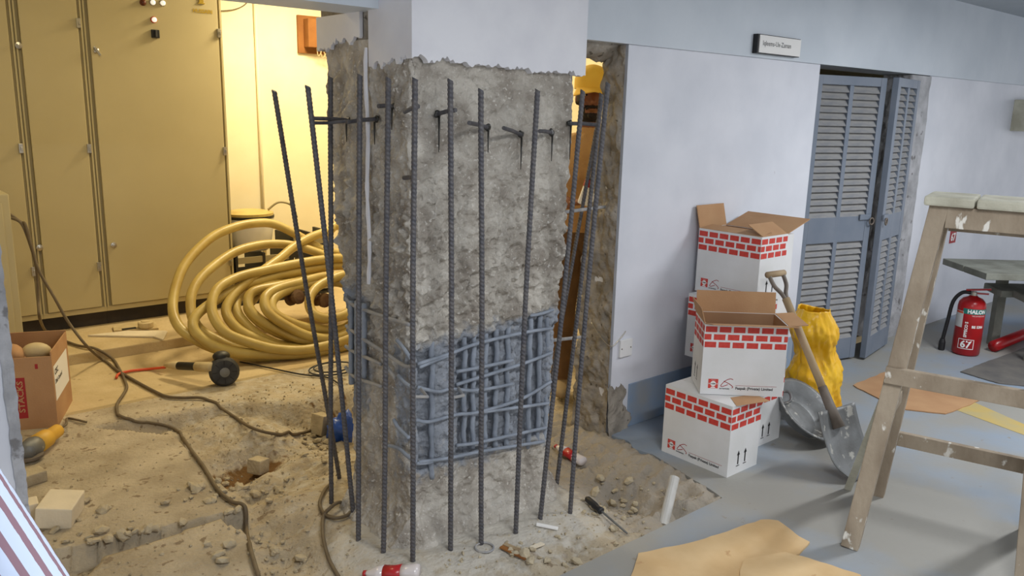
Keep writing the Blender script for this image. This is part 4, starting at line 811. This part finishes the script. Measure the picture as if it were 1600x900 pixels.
# ------------------------------------------------------------------ small things on the dug floor
t0 = gz(916, 780, .02); t1 = gz(980, 834, .008); t = thing('screwdriver', 'screwdriver with black handle lying in the rubble right of the column', 'screwdriver', t1); A3 = axis(t0, t1); Ls = (t1-t0).length
b = MB(); b.lathe(t0, [(.008, 0), (.014, .01), (.015, Ls*.22), (.011, Ls*.3), (.016, Ls*.38), (.008, Ls*.4)], 12, A3); b.build('handle', 'black', t, smooth=True); b = MB(); b.lathe(t0, [(.0045, Ls*.4), (.0045, Ls*.96), (.003, Ls)], 8, A3); b.build('blade', 'steel_grey', t)
a = gz(1036, 826, -.02); c_ = on_y(1054, 746, a.y+.07); b = MB(); b.tube([a, a.lerp(c_, .5), c_], .022, 14, cap=True); t = tag(b.build('pvc_pipe', 'pvc', smooth=False), 'white torn pipe standing out of the broken floor edge', 'pipe')
def bottle(a, c_, r, label):
    a = V(a); c_ = V(c_); L_ = (c_-a).length; A3 = axis(a, c_); t = thing('drink_bottle', label, 'bottle', a)
    def sq(m_, prof, nm, mt):
        b = MB(); b.lathe((0, 0, 0), prof, 18); b.v = [V((p_.x, p_.y*.75, p_.z)) for p_ in b.v]; b.v = [a + A3 @ p_ for p_ in b.v]; b.build(nm, mt, t, smooth=True)
    sq(0, [(r*.8, 0), (r, L_*.05), (r*.9, L_*.2), (r, L_*.3)], 'bottle_base', 'plastic_clear'); sq(0, [(r*1.01, L_*.3), (r*.88, L_*.45), (r*1.01, L_*.62)], 'label_band', 'plastic_red'); sq(0, [(r, L_*.62), (r*.9, L_*.75), (r*.4, L_*.92), (r*.35, L_*.95)], 'shoulder', 'plastic_clear'); sq(0, [(r*.42, L_*.95), (r*.42, L_)], 'cap', 'plastic_red')
bottle(gz(655, 893, .03), gz(568, 898, .03), .032, 'crushed clear bottle with red label at the bottom edge before the column')
bottle(gz(912, 722, .028), gz(868, 698, .028), .03, 'red-labelled crushed bottle lying behind the right rebars')
c = gz(534, 670, .05)
def crum(u, v): a = u*6.283; h = (v-.5)*3.14; r = .07*(1+.5*fract((math.cos(a)*math.cos(h), math.sin(a)*math.cos(h), math.sin(h)), 1.8, 3)); return c+V((r*math.cos(a)*math.cos(h), r*math.sin(a)*math.cos(h), r*1.2*math.sin(h)))
tag(grid_mesh('plastic_bag', 26, 18, crum, 'plastic_blue', closed_u=True), 'crumpled blue plastic bag left of the column foot', 'bag')
c = gz(757, 857, .004); b = MB(); b.tube([c+V((.035*math.cos(a*.35), .035*math.sin(a*.35), .002)) for a in range(18)], .004, 6, closed=True); tag(b.build('wire_ring', 'hoop_steel'), 'small pale wire ring round the foot of the eighth rebar', 'wire')
for k, (x, y, x2, y2, m, lb) in enumerate(((783, 855, 822, 874, 'brown_wood', 'brown splinter of wood in the dust below the ninth rebar'), (788, 850, 815, 862, 'shovel_wood', 'pale wood splinter beside the brown one in the dust'), (838, 822, 872, 826, 'print_white', 'scrap of white paper in the dust between the rebars'), (830, 857, 848, 851, 'block_white', 'small cream chip of plaster near the blue floor edge'))):
    a = gz(x, y, .008); c_ = gz(x2, y2, .008); b = MB(); b.bar(a, c_, .02, .006); tag(b.build('scrap', m, bevel=.001), lb, 'scrap')
# rubble: the lumps one can pick out, and the fine grit
def rock(r, sd):
    bm = bmesh.new(); bmesh.ops.create_icosphere(bm, subdivisions=1, radius=r)
    for v in bm.verts: v.co = V((v.co.x*1.2, v.co.y, v.co.z*.6)) * (1+.35*noise.noise(v.co/r*1.3+V((sd, 0, 0))))
    me = bpy.data.meshes.new('rubble_lump'); bm.to_mesh(me); bm.free(); return me
RM = [rock(.02, s_*3.1) for s_ in range(6)]
for me in RM: me.materials.append(MATS['rubble'])
zones = [((380, 770), 90, 26, 40), ((500, 700), 46, 26, 26), ((960, 790), 50, 40, 34), ((200, 840), 120, 18, 30), ((420, 860), 70, 35, 26), ((850, 870), 60, 22, 18), ((110, 820), 40, 30, 12)]
for (cx, cy_), sx, sy, n in zones:
    for k in range(n):
        x = cx+random.gauss(0, sx*.6); y = min(896, cy_+random.gauss(0, sy*.6)); q = gz(x, y, 0)
        if q.y < 1.86 or (1.5 < q.x < 2.3 and 2.3 < q.y < 2.95) or q.x > 2.75: continue
        o = bpy.data.objects.new('rubble_lump', random.choice(RM)); COL.objects.link(o); s_ = random.choice((.4, .5, .6, .8, 1.0, 1.3)); o.scale = (s_, s_, s_); o.location = q+V((0, 0, .006*s_)); o.rotation_euler = (random.random()*.6, random.random()*.6, random.random()*6)
        tag(o, 'lump of broken concrete in the rubble strewn over the dug floor', 'rubble', 'rubble lumps on the dug floor')
gv = MB()
for k in range(2600):
    x = random.uniform(.35, 2.75); y = random.uniform(1.86, 4.3)
    if 1.42 < x < 2.4 and 2.22 < y < 3.06: continue
    if (in_poly((x, y), slabA) or in_poly((x, y), slabB)) and random.random() < .8: continue
    r = random.choice((.003, .004, .005, .007)); z = ground(x, y); a = random.random()*6; c_ = V((x, y, z+r*.4))
    gv.add([c_+V((r*1.3*math.cos(a), r*1.3*math.sin(a), 0)), c_+V((r*math.cos(a+2), r*math.sin(a+2), 0)), c_+V((r*math.cos(a+4), r*math.sin(a+4), 0)), c_+V((0, 0, r)), c_-V((0, 0, r))], [(0, 1, 3), (1, 2, 3), (2, 0, 3), (1, 0, 4), (2, 1, 4), (0, 2, 4)])
o = gv.build('grit', 'rubble'); o['kind'] = 'stuff'; tag(o, 'fine concrete grit scattered over the dusty dug floor', 'grit')
# ------------------------------------------------------------------ people
def limb(mb, pts, rad, n=14):
    mb.tube(pts, rad, n)
    for p_, r in zip(pts, rad): mb.ell(p_, (r, r, r), u=14, v=8)
def hand(mb, wrist, dirv, palm_n, s=1.0, curl=.7):
    d = V(dirv).normalized(); n_ = V(palm_n); n_ = (n_-d*n_.dot(d)).normalized(); sd_ = d.cross(n_)
    pc_ = V(wrist)+d*.05*s; Mh = Matrix((sd_, d, n_)).transposed(); mb.ell(pc_, (.040*s, .052*s, .018*s), Mh)
    for k, (off, L_) in enumerate(((-.030, .070), (-.010, .080), (.011, .075), (.030, .058))):
        p0 = V(wrist)+d*.088*s+sd_*off*s; p1 = p0+(d*math.cos(curl*.6)+n_*math.sin(curl*.6))*L_*.5*s; p2 = p1+(d*math.cos(curl*1.5)+n_*math.sin(curl*1.5))*L_*.3*s; p3 = p2+(d*math.cos(curl*2.2)+n_*math.sin(curl*2.2))*L_*.25*s
        limb(mb, [p0-d*.02*s, p0, p1, p2, p3], [.010*s, .0098*s, .009*s, .0085*s, .0075*s], 8)
    p0 = V(wrist)+d*.03*s-sd_*.035*s; p1 = p0-sd_*.02*s+d*.025*s+n_*.015*s; p2 = p1+d*.028*s+n_*.018*s; limb(mb, [p0, p1, p2], [.013*s, .011*s, .009*s], 8)
def body_mesh(name, mb, vox, zones, parent_loc, stripe=None):
    me = mb.mesh(name, V(parent_loc)); o = bpy.data.objects.new(name, me); COL.objects.link(o)
    r = o.modifiers.new('r', 'REMESH'); r.mode = 'VOXEL'; r.voxel_size = vox; r.use_smooth_shade = True
    s_ = o.modifiers.new('s', 'SMOOTH'); s_.factor = .5; s_.iterations = 4
    dg = bpy.context.evaluated_depsgraph_get(); ev = o.evaluated_get(dg); m2 = bpy.data.meshes.new_from_object(ev); o.modifiers.clear(); o.data = m2
    m2.materials.clear(); names = []
    for z in zones:
        if z[0] not in names: names.append(z[0]); m2.materials.append(MATS[z[0]])
    for p_ in m2.polygons:
        c_ = p_.center+V(parent_loc)
        for z in zones:
            if z[1](c_): p_.material_index = names.index(z[0]); break
    m2.shade_smooth()
    if stripe:
        a = m2.attributes.new('stripe', 'FLOAT', 'POINT'); a.data.foreach_set('value', [stripe(v.co+V(parent_loc)) for v in m2.vertices])
    return o
def figure(base, face, joints, H=1.72):
    """torso, legs, neck and head along a standing skeleton; face is the unit direction it looks"""
    f_ = V(face).normalized(); l_ = V((0, 0, 1)).cross(f_); B = V(base); k = H/1.72
    P = lambda a, c_, z: B + l_*a*k + f_*c_*k + V((0, 0, z*k)); mb = MB(); R = Matrix((l_, f_, V((0, 0, 1)))).transposed()
    mb.ell(P(0, .0, 1.22), (.185*k, .115*k, .25*k), R); mb.ell(P(0, .0, 1.02), (.165*k, .115*k, .18*k), R); mb.ell(P(0, -.005, .92), (.175*k, .12*k, .13*k), R); mb.ell(P(0, -.01, 1.38), (.19*k, .085*k, .075*k), R)
    for s_ in (-1, 1):
        limb(mb, [P(.095*s_, 0, .90), P(.10*s_, .01, .68), P(.10*s_, .02, .49), P(.10*s_, -.01, .28), P(.10*s_, -.015, .10)], [.095*k, .08*k, .062*k, .06*k, .05*k]); mb.ell(P(.105*s_, .05, .042), (.05*k, .13*k, .042*k), R)
    limb(mb, [P(0, -.01, 1.42), P(0, .005, 1.53)], [.06*k, .055*k])
    mb.ell(P(0, .0, 1.635), (.075*k, .095*k, .105*k), R); mb.ell(P(0, .03, 1.565), (.056*k, .065*k, .055*k), R)
    mb.ell(P(0, .1, 1.607), (.014*k, .022*k, .018*k), R); limb(mb, [P(0, .088, 1.645), P(0, .104, 1.61)], [.010*k, .013*k], 8)
    mb.ell(P(0, .085, 1.567), (.026*k, .014*k, .010*k), R); mb.ell(P(0, .085, 1.535), (.026*k, .018*k, .018*k), R)
    for s_ in (-1, 1): mb.ell(P(.076*s_, -.005, 1.62), (.012*k, .02*k, .032*k), R); mb.ell(P(.034*s_, .078, 1.665), (.024*k, .014*k, .008*k), R); mb.ell(P(.045*s_, .068, 1.60), (.024*k, .02*k, .022*k), R)
    return mb, P, R
WB = V((3.325, 3.23, -.045)); WF = V((-.66, -.75, 0))
t = thing('person', 'worker in yellow cap and tan shirt standing behind the gap beside the column', 'person', WB)
mb, P, R = figure(WB, WF, None, 1.815)
k = 1.815/1.72
eR, wR = P(-.26, .06, 1.12), P(-.11, .25, 1.10); limb(mb, [P(-.19, 0, 1.38), P(-.235, .0, 1.25), eR], [.062, .056, .05]); limb(mb, [eR, eR.lerp(wR, .5), wR], [.05, .044, .032])
eL, wL = P(.25, .04, 1.11), P(.10, .26, 1.06); limb(mb, [P(.19, 0, 1.38), P(.23, .0, 1.25), eL], [.062, .056, .05]); limb(mb, [eL, eL.lerp(wL, .5), wL], [.05, .044, .032])
hand(mb, wR, P(.02, .34, 1.13)-wR, V((0, 0, 1)), 1, .9); hand(mb, wL, P(.0, .33, 1.08)-wL, V((0, 0, 1)), 1, .9)
zt = lambda z: WB.z+z*k
hd_c = P(0, .06, 1.08)
fwd = lambda c_: (c_-WB).dot(WF.normalized())
LW = V((0, 0, 1)).cross(WF.normalized())
def is_beard(c_):
    z = (c_.z-WB.z)/k; a_ = abs((c_-WB).dot(LW))/k; f_ = fwd(c_)/k; return 1.503 < z < 1.608 and f_ > .0 and ((z < 1.551 and f_ > .03) or (a_ > .038 and f_ < .075) or (1.574 < z < 1.588 and f_ > .06 and a_ < .04))
body = body_mesh('body', mb, .006, [('hair', is_beard), ('skin', lambda c_: c_.z > zt(1.475) or (fwd(c_) > .235 and c_.z > .9)), ('tan_shirt', lambda c_: c_.z > zt(.93)), ('shoe', lambda c_: c_.z < zt(.085)), ('trouser_brown', lambda c_: True)], WB); body.parent = t
for s_ in (-1, 1):
    b = MB(); b.ell(P(.034*s_, .0765, 1.640), (.013, .009, .0058), R); e = b.build('eye', 'eye_white', t, smooth=True); b = MB(); b.ell(P(.034*s_, .0835, 1.640), (.0058, .0035, .0055), R); b.build('iris', 'hair', e, smooth=True)
    b = MB(); b.tube(smooth_path([P(.014*s_, .096, 1.662), P(.034*s_, .094, 1.670), P(.058*s_, .078, 1.660)], 4), [.005]*8+[.003], 6); b.build('eyebrow', 'hair', t, smooth=True)
b = MB(); b.tube(smooth_path([P(-.034, .088, 1.568), P(-.016, .102, 1.580), P(0, .105, 1.582), P(.016, .102, 1.580), P(.034, .088, 1.568)], 4), .0052, 8); b.build('moustache', 'hair', t, smooth=True)
b = MB(); b.ell(P(0, .092, 1.560), (.022, .012, .006), R); b.build('lips', 'brown_wood', t, smooth=True)
def hairf(u, v): a = .75+u*4.78; a += math.pi/2; return P(.081*math.cos(a), .1*math.sin(a)-.004, 1.70-.10*v)
o = grid_mesh('hair', 30, 8, hairf, 'hair', t); so = o.modifiers.new('s', 'SOLIDIFY'); so.thickness = .008
def crown(u, v): a = u*6.2832; h = v*1.5; rr = 1 if h < .3 else math.cos((h-.3)/1.2*1.5); return P(.094*math.cos(a)*max(rr, .02), .116*math.sin(a)*max(rr, .02)-.003, 1.672+.125*math.sin(h*.98)/math.sin(1.47))
cap = grid_mesh('cap', 36, 16, crown, 'cap_yellow', t, closed_u=True)
def brim(u, v): a = math.pi/2+(u-.5)*2.2; r = 1+v*.62*math.cos((u-.5)*2.0); return P(.092*math.cos(a)*(1+.25*v), .112*math.sin(a)*r-.003, 1.680-.022*v-.03*v*abs(u-.5)*1.6)
o = grid_mesh('brim', 22, 8, brim, 'cap_yellow', cap); so = o.modifiers.new('s', 'SOLIDIFY'); so.thickness = .005
pk = (wR+wL)/2+WF.normalized()*.09+V((0, 0, .07)); t2 = thing('packet', 'red and white packet held in the hands of the worker', 'packet', pk-V((0, 0, .07)))
Mp = R @ Matrix.Rotation(.3, 3, 'Y'); b = MB(); b.box(pk, (.12, .05, .11), Mp); b.build('pack', 'print_white', t2, bevel=.008); b = MB(); b.box(pk+Mp @ V((0, 0, .058)), (.123, .053, .04), Mp); b.build('red_band', 'print_dkred', t2, bevel=.006); b = MB(); b.box(pk+Mp @ V((0, 0, .088)), (.09, .045, .03), Mp); b.build('black_top', 'black', t2, bevel=.006)
# bystander at the left edge: only the striped sleeve reaches the picture
def dp(x, y, d): return CAM + ray(x, y)*d
s1 = dp(-215, 600, .86); e1_ = dp(40, 975, .80)
PB = V((-.33, .80, 0)); PF = V((.35, .94, 0)).normalized()
t = thing('person', 'bystander in blue and maroon striped shirt at the lower left corner', 'person', PB)
mb, P, R = figure(PB, PF, None, 1.70)
sh = P(-.19, 0, 1.38); limb(mb, [sh, s1.lerp(sh, .3), s1.lerp(e1_, .45), e1_], [.066, .064, .060, .054]); w1 = P(-.02, .30, .98); limb(mb, [e1_, e1_.lerp(w1, .5), w1], [.052, .046, .034]); hand(mb, w1, P(.10, .30, .98)-w1, V((0, 0, -1)))
eL = P(.25, .05, 1.10); wL = P(.0, .27, 1.06); limb(mb, [P(.19, 0, 1.38), P(.235, 0, 1.25), eL], [.062, .056, .05]); limb(mb, [eL, eL.lerp(wL, .5), wL], [.05, .044, .032]); hand(mb, wL, P(-.12, .29, 1.06)-wL, V((0, 0, -1)))
k = 1.70/1.72
axd = (e1_-s1).normalized(); axn = axd.cross(fw).normalized()
body = body_mesh('body', mb, .009, [('skin', lambda c_: c_.z > 1.46*k or ((c_-w1).length < .13 and (c_-e1_).length > .16) or (c_-wL).length < .12), ('striped', lambda c_: c_.z > .86), ('shoe', lambda c_: c_.z < .085), ('trouser_brown', lambda c_: True)], PB, stripe=lambda c_: math.atan2((c_-s1).dot(axn), (c_-s1).dot(axd.cross(axn)))/6.2832*17 if (c_-s1-axd*(c_-s1).dot(axd)).length < .12 else (c_-PB).dot(R.col[0])/.03); body.parent = t
for s_ in (-1, 1): b = MB(); b.ell(P(.034*s_, .080, 1.640), (.014, .009, .008), R); e = b.build('eye', 'eye_white', t, smooth=True); b = MB(); b.ell(P(.034*s_, .088, 1.640), (.007, .004, .007), R); b.build('iris', 'hair', e, smooth=True)
def hair2(u, v): a = u*6.2832; h = v*1.5; lo_ = 1.62 if math.sin(a) < .2 else 1.685; return P(.083*math.cos(a)*math.cos(h*.98), .103*math.sin(a)*math.cos(h*.98)-.004, lo_+(1.752-lo_)*math.sin(h*.98)/math.sin(1.47))
o = grid_mesh('hair', 36, 12, hair2, 'hair', t, closed_u=True); so = o.modifiers.new('s', 'SOLIDIFY'); so.thickness = .008
